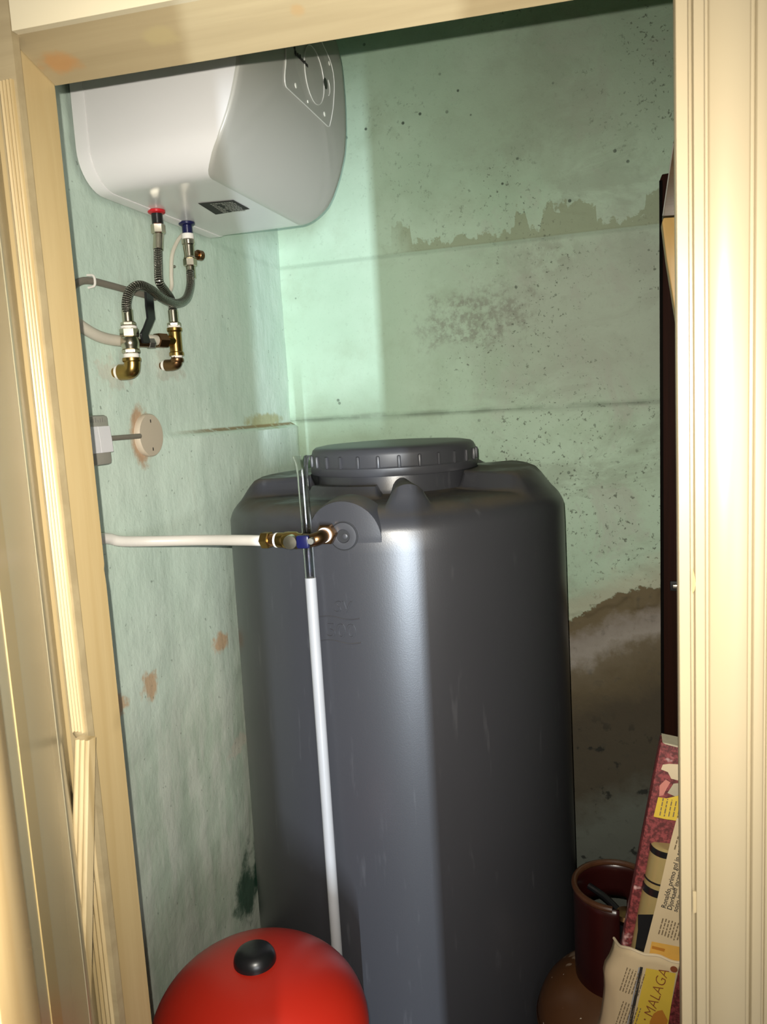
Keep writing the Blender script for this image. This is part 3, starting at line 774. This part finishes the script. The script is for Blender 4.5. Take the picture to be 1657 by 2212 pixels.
for k, p_ in enumerate(lv):
    w_ = V((0, wd[k], 0)); t_ = V((.0022, 0, 0))
    rows.append([p_ - w_ - t_, p_ + w_ - t_, p_ + w_ + t_, p_ - w_ + t_])
vs = [v for r_ in rows for v in r_]; fs = []
for k in range(len(rows) - 1):
    for e in range(4): fs.append((k * 4 + e, k * 4 + (e + 1) % 4, k * 4 + 4 + (e + 1) % 4, k * 4 + 4 + e))
fs += [(0, 1, 2, 3), tuple((len(rows) - 1) * 4 + e for e in (3, 2, 1, 0))]
hd.add(vs, fs); hob = hd.build('lever_handle', M['black'], bv, ang=50, recalc=True)
bvm = hob.modifiers.new('b', 'BEVEL'); bvm.width = .0015; bvm.segments = 2
def elbow(name, x, y, z0, z1, r, label, mat, group):
    """from z0 down to z1, then bending to the wall (towards -X)"""
    t = thing(name, (x, y, z1), label, 'pipe elbow', group)
    MB().cyl((x, y, z0 + .004), (x, y, z0 - .004), r * .95, 20).build('thread_tape', M['teflon'], t)
    mb = MB().lathe([(r * 1.0, 0), (r * 1.14, -.001), (r * 1.14, -.006), (r, -.008)], (x, y, z0 - .003), seg=24)
    pts_ = [(x, y, z0 - .006), (x, y, z1 + .012), (x - .003, y, z1 + .003), (x - .012, y, z1 - .000), (x - .026, y, z1)]
    mb.tube(pts_, r, 20, 6); mb.build('bend', mat, t, ang=40)
    MB().lathe([(r * .8, 0), (r * .88, -.001), (r * .88, -.006), (r * .7, -.008)], (x - .026, y, z1), (1, 0, 0), seg=20).build('wall_tape', M['teflon'], t)
    MB().cyl((x - .028, y, z1), (XL - .01, y, z1), r * .62, 16).build('wall_nipple', mat, t)
elbow('brass_elbow', VX, VY, zb - .004, wz(802), .0145, 'large brass elbow below the black lever valve', M['brass'], 'brass elbows entering the left wall')
# right brass tee
TX_, TY_ = he.x, he.y
tz0 = he.z - .014
tee = thing('brass_tee', (TX_, TY_, V((-0.8400, 1.4038, 1.6787)).z), 'brass tee fitting joining the cream pipe and the hose', 'pipe fitting')
MB().cyl((TX_, TY_, tz0 + .003), (TX_, TY_, tz0 - .006), .0125, 20).build('thread_tape', M['teflon'], tee)
tzb = V((-0.8400, 1.4036, 1.6778)).z
MB().lathe([(.0135, 0), (.0150, -.001), (.0150, -.006), (.0125, -.009), (.0125, -(tz0 - tzb) + .008), (.0145, -(tz0 - tzb) + .006), (.0145, -(tz0 - tzb))], (TX_, TY_, tz0 - .002), seg=24).build('body', M['brass'], tee)
bzc = V((-0.8500, 1.4073, 1.7040)).z
MB().cyl((TX_, TY_, bzc), (TX_ - .012, TY_ - .034, bzc), .0105, 20).build('branch', M['brass'], tee)
MB().hexnut((TX_ - .008, TY_ - .022, bzc), (TX_ - .015, TY_ - .046, bzc), .0150).build('compression_nut', M['bronze'], tee, ang=30)
elbow('brass_elbow', TX_, TY_, tzb - .004, V((-0.8400, 1.4004, 1.6587)).z, .0115, 'small brass elbow below the brass tee', M['bronze'], 'brass elbows entering the left wall')
pe = V((TX_ - .013, TY_ - .042, bzc))
tag(MB().tube([(-0.8680, 1.1195, 1.7364), (-0.8680, 1.1536, 1.7169), (-0.8660, 1.2017, 1.7010), (-0.8640, 1.2612, 1.6967), (-0.8620, 1.3287, 1.6991), pe + V((-.003, -.02, 0)), pe], .0100, 16, 8).build('supply_pipe', M['cream_plastic'], org=tuple(pe)), 'cream plastic pipe running behind the ball valve to the tee', 'pipe')
cd = thing('electric_cable', (-0.8720, 1.1934, 1.7945), 'grey electric cable clipped to the wall and rising to the heater', 'cable')
MB().tube([(-0.8720, 1.1286, 1.7614), (-0.8720, 1.1591, 1.7847), (-0.8720, 1.1935, 1.7953), (-0.8720, 1.2584, 1.7951), (-0.8720, 1.3439, 1.7915), (-0.8720, 1.3986, 1.7901)], .0062, 12, 8).build('sheath', M['conduit'], cd)
MB().tube([(-0.8720, 1.3908, 1.7918), (-0.8720, 1.4346, 1.7969), (-0.8720, 1.4620, 1.8166), (-0.8720, 1.4670, 1.8467), (-0.8720, 1.4769, 1.8849), (-0.8700, 1.5002, 1.9163), (-0.8650, 1.5164, 1.9326), (-0.8620, 1.5208, 1.9452)], .0040, 10, 8).build('flex_lead', M['cream_plastic'], cd)
kp = V((-0.8720, 1.2009, 1.7948))
MB().tube([kp + V((-.006, 0, -.010)), kp + V((.006, 0, -.008)), kp + V((.0085, 0, 0)), kp + V((.006, 0, .009)), kp + V((-.006, 0, .011))], .0022, 8, 5).build('clip', M['white_plastic'], cd)
kp = V((-0.8760, 1.4868, 1.8629))
MB().lathe([(.003, -.004), (.003, .002), (.001, .004)], kp, (1, 0, 0), 10).build('nail', M['steel'], cd)

# ------------------------------------------------------------------ switch box, stub of conduit, round junction cover
sw = thing('switch_box', (-0.8800, 1.1846, 1.4798), 'grey surface switch box with three white rocker keys', 'switch')
ya, yb_ = 1.072, V((-0.8500, 1.1828, 1.5218)).y; za, zb_ = V((-0.8500, 1.1759, 1.4796)).z, V((-0.8500, 1.1795, 1.5652)).z
MB().box((XL - .004, ya, za), (-.850, yb_, zb_), .006).build('plate', M['switch_plate'], sw, ang=40)
k0, k1 = ya + .008, yb_ - .003
zk0, zk1 = V((-0.8470, 1.1751, 1.5005)).z, V((-0.8470, 1.1724, 1.5470)).z
for k in range(3):
    w_ = (k1 - k0) / 3
    prf = [(-.853, zk0), (-.8445, zk0 + .001), (-.8455, (zk0 + zk1) / 2), (-.8475, zk1 - .001), (-.853, zk1)]
    MB().prism([(x_, k0 + w_ * k + .0005, z_) for x_, z_ in prf], (0, w_ - .0012, 0)).build('rocker_key', M['switch_key'], sw, ang=30)
mk = MB()
for k in range(7):
    y0 = yb_ - .052 + k * .0062; mk.box((-.8502, y0, zk1 + .006), (-.8495, y0 + .0036, zk1 + .010 + .002 * (k % 3)))
mk.build('plate_marks', M['grey_plastic'], sw, ang=0)
tag(MB().tube([(XL + .012, yb_ - .004, V((-0.8700, 1.2193, 1.5240)).z), (XL + .012, V((-0.8700, 1.2965, 1.5235)).y, V((-0.8700, 1.2965, 1.5235)).z)], .0048, 12).build('conduit', M['conduit'], org=(XL, yb_, V((-0.8700, 1.2193, 1.5240)).z)), 'short dark conduit between switch box and round cover', 'conduit')
jx, jy, jz = (-0.8720, 1.3366, 1.5234)
jc = thing('junction_cover', (XL, jy, jz), 'round beige junction box cover beside the switch', 'junction box')
MB().lathe([(.0405, -.012), (.0415, 0), (.0410, .006), (.0395, .0078), (.0001, .0082)], (XL + .004, jy, jz), (1, 0, 0), 48).build('disc', M['beige_plastic'], jc)
for s_ in (1, -1):
    MB().box((XL + .0115, jy - .0012, jz + s_ * .027 - .003), (XL + .0126, jy + .0012, jz + s_ * .027 + .003)).build('screw_slot', M['ink'], jc, ang=0)

# ------------------------------------------------------------------ filling pipe to the tank with its valve
fp = [(-.875, 1.05, 1.362), (-0.8680, 1.1564, 1.3522), (-0.8550, 1.1898, 1.3412), (-0.8200, 1.2340, 1.3332), (-0.7450, 1.2683, 1.3285), (-0.6550, 1.2581, 1.3298), (-.603, 1.2535, 1.3295)]
tag(MB().tube(fp, .0098, 16, 8).build('filling_pipe', M['white_plastic'], org=fp[-1]), 'white plastic pipe from left wall to the tank valve', 'pipe')
FZ = 1.3305
def along(t): return V((-.6085 + .0955 * t, 1.2555 - .0185 * t, FZ + .002 * t))
fv = thing('tank_valve', tuple(along(0)), 'brass valve assembly with small blue handle at the tank inlet', 'valve')
MB().hexnut(along(-.02), along(.16), .0155).build('compression_nut', M['brass'], fv, ang=30)
MB().cyl(along(.15), along(.30), .0115, 20).build('collar', M['copper'], fv)
MB().cyl(along(.28), along(.335), .0135, 20).build('thread_tape', M['teflon'], fv)
MB().lathe([(.012, 0), (.0135, .001), (.0135, .012), (.0128, .014), (.0148, .016), (.0155, .022), (.0150, .040), (.0125, .045), (.0125, .054)], along(.32), along(1) - along(0), seg=24).build('body', M['brass'], fv)
cpp = along(.66)
MB().lathe([(.0125, 0), (.0125, .014), (.0118, .017), (.0001, .0178)], cpp + V((0, -.006, 0)), (.12, -1, .0), 28).build('round_cap', M['nickel'], fv)
e0 = along(.86)
MB().tube([e0, along(1.02), along(1.16) + V((0, .004, .003)), along(1.19) + V((.003, .030, .006)), along(1.19) + V((.003, .040, .006))], .0118, 18, 6).build('bend', M['bronze'], fv)
hb0 = along(.95) + V((0, -.015, .000))
MB().box(hb0 + V((-.013, -.006, -.011)), hb0 + V((.010, .004, .012)), .0035).build('blue_handle', M['blue_plastic'], fv)
MB().cyl(along(1.10) + V((0, -.010, .002)), along(1.10) + V((.001, -.021, .002)), .0060, 16).build('screw', M['steel'], fv)
ti = along(1.19) + V((.003, .0, .006))
MB().lathe([(.0130, 0), (.0130, .004)], ti + V((0, .018, 0)), (0, 1, 0), 24).build('tape_ring', M['teflon'], fv)
MB().hexnut(ti + V((0, .022, 0)), ti + V((0, .037, 0)), .0190).build('tank_nut', M['bronze'], fv, ang=30)

# sight tube standing in front of the tank
T0 = V((-.5310, 1.2668, 1.4765)); T1 = V((-.5290, 1.2668, 1.261)); T2 = V((-.5180, 1.2450, .40))
stt = thing('sight_tube', tuple(T2), 'clear flared tube above a long milky tube in front of the tank', 'tube')
def hollow(a, b, ro, ri, flare=0):
    d_ = b - a; L = d_.length; pr = []
    hs = [0, .004, .010, .018, .035, L * .5, L]
    fl_ = [flare, flare * .78, flare * .42, flare * .15, 0, 0, 0]
    pr = [(ro + f_, h_) for f_, h_ in zip(fl_, hs)] + [(ri + f_, h_) for f_, h_ in reversed(list(zip(fl_, hs)))] + [(ro + fl_[0], 0)]
    return MB().lathe(pr, a, d_, 28, cap=False)
hollow(T0, T1, .0098, .0078, .0058).build('clear_section', M['glass'], stt, ang=60, recalc=True)
MB().lathe([(.0070, 0), (.0098, .0005), (.0100, .003), (.0100, (T2 - T1).length)], T1, T2 - T1, 24).build('milky_section', M['grey_tube'], stt)

# ------------------------------------------------------------------ red expansion vessel
RX, RY, RT, RR, DH = -.5400, .975, .737, .166, .118
rv = thing('expansion_vessel', (RX, RY, 0), 'red round-topped pressure vessel in front of the grey tank', 'vessel')
pr = [(.10, .13), (.14, .155), (RR - .004, .20), (RR, .24), (RR, RT - DH - .002)]
for k in range(1, 25):
    an = pi / 2 * k / 24
    pr.append((max(1e-4, RR * cos(an) ** .86), RT - DH + DH * sin(an)))
MB().lathe(pr, (RX, RY, 0), seg=72).build('shell', M['vessel'], rv, ang=50)
for k in range(3):
    th = R(90 + 120 * k); c_ = V((RX + .125 * cos(th), RY + .125 * sin(th), 0))
    MB().cyl(c_, c_ + V((0, 0, .21)), .012, 14).cyl(c_, c_ + V((0, 0, .006)), .024, 16).build('leg', M['vessel'], rv)
MB().lathe([(.0320, -.006), (.0320, .004), (.0306, .010), (.0265, .0165), (.0190, .0210), (.009, .0228), (.0001, .0232)], (RX, RY, RT - .002), seg=36).build('valve_cap', M['black'], rv)

# ------------------------------------------------------------------ gas bottle behind the bundle
GX, GY, GR = -.021, 1.382, .148
gb_ = thing('gas_bottle', (GX, GY, 0), 'rusty brown gas bottle with oxblood collar beside the tank', 'gas bottle')
pr = [(.12, 0), (.125, .004), (.122, .03), (GR - .01, .05), (GR, .08), (GR, .395)]
for k in range(1, 15):
    an = pi / 2 * k / 14; pr.append((max(1e-4, GR * cos(an)), .395 + .115 * sin(an)))
MB().lathe(pr, (GX, GY, 0), seg=64).build('shell', M['gas'], gb_, ang=50)
MB().lathe([(GR + .0005, .392), (GR + .0015, .396), (GR + .0015, .402), (GR + .0005, .406)], (GX, GY, 0), seg=64, cap=False).build('weld_seam', M['gas'], gb_)
CR, z0c, z1c = .0735, .468, .668
col = MB(); na, nh = 72, 12
def solid(dg, h):
    dg = (dg + 360) % 360
    if 275 <= dg < 335: return False                             # opening towards the valve outlet
    if 75 <= dg < 165: return h > .66                            # rear window, only the top band remains
    return True
vt = {}
for i in range(na):
    for j in range(nh):
        if not solid(360 * (i + .5) / na, (j + .5) / nh): continue
        ids = []
        for (a_, b_) in ((i, j), (i + 1, j), (i + 1, j + 1), (i, j + 1)):
            key = (a_ % na, b_)
            if key not in vt:
                th = 2 * pi * a_ / na; z_ = z0c + (z1c - z0c) * b_ / nh
                rr3 = CR + .004 * (b_ == 0) - .010 * max(0, .18 - b_ / nh)
                vt[key] = len(col.v); col.v.append(V((GX + rr3 * cos(th), GY + rr3 * sin(th), z_)))
            ids.append(vt[key])
        col.f.append(tuple(ids))
cob = col.build('collar', M['collar'], gb_, ang=50)
sm_ = cob.modifiers.new('s', 'SOLIDIFY'); sm_.thickness = .004; sm_.offset = 0
rimp = [(GX + CR * cos(R(a_)), GY + CR * sin(R(a_)), z1c) for a_ in range(-24, 276, 10)]
MB().tube(rimp, .0055, 10, 2).build('rolled_rim', M['collar_rim'], gb_)
vl = MB().lathe([(.020, .505), (.018, .53), (.013, .535), (.013, .575), (.018, .580), (.018, .600), (.015, .608), (.0001, .610)], (GX + .018, GY - .012, 0), seg=20)
vl.cyl((GX + .018, GY - .012, .565), (GX + .050, GY - .055, .560), .012, 16)
vl.build('valve', M['black'], gb_)
MB().lathe([(.014, .608), (.021, .611), (.022, .619), (.018, .625), (.0001, .627)], (GX + .018, GY - .012, 0), seg=24).build('valve_knob', M['bronze'], gb_)
MB().tube([(GX + .014, GY - .006, .612), (GX - .020, GY + .030, .622), (GX - .050, GY + .048, .630)], .0062, 10, 6).build('lever', M['black'], gb_)

# ------------------------------------------------------------------ boards standing at the right
db = thing('dark_board', (.17, 1.99, 0), 'dark brown board with latch standing upright against the back wall', 'board')
bp = [(.082, 1.985, 0), (.094, 1.985, 2.028), (.099, 1.985, 2.040), (.262, 1.985, 2.046), (.262, 1.985, 0)]
MB().prism([(x_, 1.978, z_) for x_, y_, z_ in bp], (0, .030, 0), .002).build('panel', M['dark_wood'], db, ang=30)
MB().prism([(.0805, 1.972, .001), (.088, 1.972, .001), (.0995, 1.972, 2.026), (.0925, 1.972, 2.026)], (0, .0065, 0), .001).build('edge_strip', M['dark_matt'], db, ang=0)
lx, ly, lz = (0.1186, 1.9740, 1.0867)
MB().box((lx - .010, 1.972, lz - .012), (lx + .03, 1.979, lz + .012), .002).build('latch_plate', M['hole'], db)
MB().box((lx - .005, 1.962, lz - .005), (lx + .03, 1.9725, lz + .006), .002).build('latch_bolt', M['steel'], db)
wb = thing('wooden_bracket', (XR, 1.315, 1.645), 'brown plank on a tan tapered wooden bracket on right wall', 'shelf bracket')
pl_ = [(0.0819, 1.3000, 1.9195), (0.0656, 1.3000, 1.8117), (XR - .001, 1.30, 1.80), (XR - .001, 1.30, 1.93)]
MB().prism(pl_, (0, .03, 0), .0015).build('plank', M['brown_wood'], wb, ang=30)
ed = MB().tube([V((0.0812, 1.2990, 1.9128)), V((0.0655, 1.2990, 1.8122))], .0009, 6); ed.build('plank_edge', M['grey_plastic'], wb)
br_ = [V((0.0660, 1.2960, 1.8088)), V((0.0640, 1.2960, 1.8024)), V((0.0701, 1.2960, 1.7481)), V((0.0876, 1.2960, 1.6272)), V((XR - .001, 1.296, 1.60)), V((XR - .001, 1.296, 1.798))]
MB().prism(br_, (0, .036, 0), .002).build('tapered_bracket', M['tan_wood'], wb, ang=30)

# ------------------------------------------------------------------ newspaper-wrapped bundle at lower right
BY = 1.165
nb = thing('newspaper_bundle', (-.02, BY, 0), 'long red card bundle wrapped in newspaper leaning at the right jamb', 'bundle')
uu, vv = V((.984, 0, -.176)), V((.176, 0, .984)); BO = V((-.1365, 0, 0))
def buv(u, v, y): return BO + uu * u + vv * v + V((0, y, 0))
W_ = .215; vm = .0395
MB().prism([buv(0, vm, BY), buv(W_, vm, BY), buv(W_, 1.058, BY), buv(0, 1.058, BY)], (0, .030, 0), .002).build('red_card', M['box_red'], nb, ang=30)
MB().prism([buv(.006, 1.0575, BY - .001), buv(.06, 1.0550, BY - .001), buv(.06, 1.0570, BY - .001), buv(.03, 1.0595, BY - .001), buv(.002, 1.0592, BY - .001)], (0, .033, 0)).build('torn_top_edge', M['paper_grey'], nb, ang=0)
def sheet(px, name, mat, th=.0006, par=None):
    return MB().prism(px, (0, th, 0)).build(name, mat, par or nb, ang=0)
sheet([(0.0521, 1.1642, 1.0072), (0.0605, 1.1642, 1.0093), (0.0828, 1.1642, 1.0097), (0.0826, 1.1642, 0.9825), (0.0635, 1.1642, 0.9866), (0.0591, 1.1642, 0.9963), (0.0495, 1.1642, 0.9998)], 'torn_white_paper', M['paper_white'])
sheet([(0.0473, 1.1640, 0.9744), (0.0558, 1.1640, 0.9845), (0.0622, 1.1640, 0.9808), (0.0569, 1.1640, 0.9702), (0.0523, 1.1640, 0.9596), (0.0465, 1.1640, 0.9576)], 'torn_pink_paper', M['paper_pink'])
sheet([(0.0667, 1.1640, 0.9790), (0.0826, 1.1640, 0.9826), (0.0825, 1.1640, 0.9624), (0.0710, 1.1640, 0.9585), (0.0582, 1.1640, 0.9638)], 'torn_grey_paper', M['paper_grey'])
TR_ = .026; tu = .0385
ta, tb = buv(tu, .30, BY + .002), buv(tu, .905, BY + .002)
MB().lathe([(TR_ - .002, 0), (TR_, .002), (TR_, (tb - ta).length - .003), (TR_ - .004, (tb - ta).length)], ta, tb - ta, 32).build('tan_tube', M['tube_tan'], nb)
def band(v0, v1, name='black_band', tilt=0):
    a, b = buv(tu, v0, BY + .002), buv(tu, v1, BY + .002)
    return MB().lathe([(TR_ + .0004, 0), (TR_ + .0012, .0005), (TR_ + .0012, (b - a).length - .0005), (TR_ + .0004, (b - a).length)], a, b - a, 32, cap=False).build(name, M['black'], nb)
band(.893, .903); band(.848, .851); band(.828, .840)
yl = sheet([(0.0445, 1.1460, 0.9652), (0.0557, 1.1400, 0.9672), (0.0794, 1.1380, 0.9769), (0.0792, 1.1380, 0.9350), (0.0553, 1.1380, 0.9361), (0.0378, 1.1460, 0.9342)], 'yellow_label', M['yellow'])
def textlines(name, o, du, dv, nl, ll, lh, gap, mat, par, seed=1):
    """rows of tiny word-length print strokes: o corner, du along a row, dv from row to row (unit vectors)"""
    rnd = random.Random(seed); mb = MB(); o = V(o); du = V(du).normalized(); dv = V(dv).normalized()
    for k in range(nl):
        t = rnd.uniform(0, .003); 
        while t < ll:
            L = rnd.uniform(.003, .009); e = min(ll, t + L)
            a = o + dv * (k * gap)
            mb.prism([a + du * t, a + du * e, a + du * e + dv * lh, a + du * t + dv * lh], (0, .0002, 0)); t = e + .0016
    x_ = mb.build(name, mat, par, ang=0); x_['kind'] = 'stuff'; return x_
textlines('label_print', (0.0452, 1.1375, 0.9410), (.18, 0, .98), (.98, 0, -.1), 5, .028, .0016, .0060, M['ink_soft'], yl, 3)
# newspaper strip with headline
NY = 1.1365
ns = sheet([(0.0691, 1.1365, 0.9398), (0.0929, 1.1365, 0.9422), (0.0920, 1.1365, 0.7080), (0.0180, 1.1365, 0.7071), (0.0263, 1.1365, 0.7424), (0.0386, 1.1365, 0.7965), (0.0494, 1.1365, 0.8495), (0.0600, 1.1365, 0.9015)], 'newspaper_strip', M['paper'])
ta_, tb_ = V((0.0528, 1.1362, 0.7965)), V((0.0718, 1.1362, 0.8743)); td = (tb_ - ta_).normalized(); tn = V((-td.z, 0, td.x))
if tn.x > 0: tn = -tn
hs_ = .0125
for i, (txt, q_) in enumerate([('Ronaldo, primo gol in serie A', (0.0528, 1.1362, 0.7965)), ("Djorkaeff incanta | l'Inter", (0.0608, 1.1362, 0.7947)), ('sono in serie A', (0.0688, 1.1362, 0.7929))]):
    mb = text_mb(txt, q_, td, tn, hs_ * .78, .0001, 'LEFT', 0, .0001)
    mb.build('headline', M['ink'], ns, ang=0)
textlines('column_print', (0.0414, 1.1362, 0.7525), td, -tn, 8, .030, .0018, .0044, M['ink_soft'], ns, 5)
textlines('column_print', (0.0644, 1.1362, 0.8892), td, -tn, 3, .026, .0018, .0060, M['ink_soft'], ns, 6)
sheet([(0.0328, 1.1362, 0.7407), (0.0730, 1.1362, 0.7380), (0.0728, 1.1362, 0.7140), (0.0287, 1.1362, 0.7174)], 'orange_print', M['orange'], .0002, ns)
sheet([(0.0334, 1.1360, 0.7341), (0.0516, 1.1360, 0.7317), (0.0503, 1.1360, 0.7270), (0.0327, 1.1360, 0.7295)], 'orange_bar', M['orange_dark'], .0002, ns)
sheet([(0.0137, 1.1372, 0.7806), (0.0411, 1.1372, 0.7845), (0.0274, 1.1372, 0.7195), (0.0090, 1.1372, 0.7241), (0.0133, 1.1372, 0.7550)], 'black_print', M['black'])
# lower wrapping: a sheet bent round the bundle's left edge
WV0, WV1 = .0398, .0
LFT = [(2035, 1326), (2060, 1316), (2085, 1306), (2100, 1309), (2130, 1316), (2170, 1310), (2212, 1300), (2400, 1262)]
def wrap_pt(i, j):
    u = i / 39; t = j / 47
    uw = -.012 + .0915 * u
    top = .7415 - .022 * math.exp(-(uw + .012) / .016) + .0015 * sin(uw * 160)
    v = vm + (top - vm) * t
    edge = max(0, 1 - u * 2.2); kc = (uw + .012) / .043
    sway = (.005 * nz(0, t, 1, 9) - .010 * math.exp(-((t - .925) / .035) ** 2)) * edge
    p_ = buv(uw + sway, v, 0)
    if kc > 1: p_.y = 1.1330 + .0006 * sin(t * 9)
    else: p_.y = 1.178 + (1.1330 - 1.178) * math.sqrt(max(0, 1 - (1 - kc) ** 2.2)) + .0025 * nz(u * 3, t * 5, 2, 3) * edge
    return p_
wr = MB().grid(40, 48, wrap_pt).build('newspaper_wrap', M['paper'], nb, ang=60)
so = wr.modifiers.new('s', 'SOLIDIFY'); so.thickness = .0008; so.offset = -1
WY = 1.1312
rim_pts = [wrap_pt(i, 47) + V((0, -.001, 0)) for i in range(0, 40, 3)]
MB().tube(rim_pts, .0022, 8, 3).build('folded_edge', M['paper_white'], nb)
wtd = (V((0.0470, 1.1312, 0.6743)) - V((0.0301, 1.1312, 0.6155))).normalized(); wtn = V((-wtd.z, 0, wtd.x))
if wtn.x > 0: wtn = -wtn
po = sheet([(0.0244, 1.1312, 0.6992), (0.0660, 1.1312, 0.6979), (0.0571, 1.1312, 0.6305), (0.0466, 1.1312, 0.5514), (-0.0070, 1.1312, 0.5403), (0.0089, 1.1312, 0.6215)], 'yellow_poster', M['yellow'])
text_mb('MALAGA', (0.0334, 1.1309, 0.6179), wtd, wtn, .0215, .0001, 'LEFT', .15, -.0003).build('poster_lettering', M['brown_ink'], po, ang=0)
sheet([(0.0287, 1.1307, 0.6133), (0.0341, 1.1307, 0.6267), (0.0401, 1.1307, 0.6324), (0.0467, 1.1307, 0.6351), (0.0544, 1.1307, 0.6190), (0.0456, 1.1307, 0.5904), (0.0258, 1.1307, 0.5904)], 'poster_shape', M['orange_dark'], .0002, po)
MB().lathe([(.0014, 0), (.0001, .0003)], (0.0214, 1.1307, 0.6150), (0, -1, 0), 14).build('poster_dot', M['brown_ink'], po)
sheet([(0.0158, 1.1311, 0.7001), (0.0198, 1.1311, 0.7000), (0.0026, 1.1311, 0.6034), (-0.0068, 1.1311, 0.5562), (-0.0116, 1.1311, 0.5552), (-0.0021, 1.1311, 0.6025)], 'black_rule', M['ink'])
sheet([(0.0138, 1.1311, 0.6991), (0.0152, 1.1311, 0.6993), (-0.0028, 1.1311, 0.6023), (-0.0041, 1.1311, 0.6021)], 'blue_rule', M['blueline'])
MB().lathe([(.0052, 0), (.0048, .0004), (.0001, .0005)], (0.0634, 1.1312, 0.7043), (0, -1, 0), 20).build('round_sticker', M['brown_ink'], nb)
textlines('column_print', (-0.0148, 1.1310, 0.6560), wtd, -wtn, 7, .042, .0014, .0043, M['ink_soft'], wr, 8)
textlines('column_print', (-0.0268, 1.1310, 0.5798), wtd, -wtn, 7, .062, .0014, .0043, M['ink_soft'], wr, 9)

for o in list(bpy.data.objects):
    if '_o' in o: del o['_o']
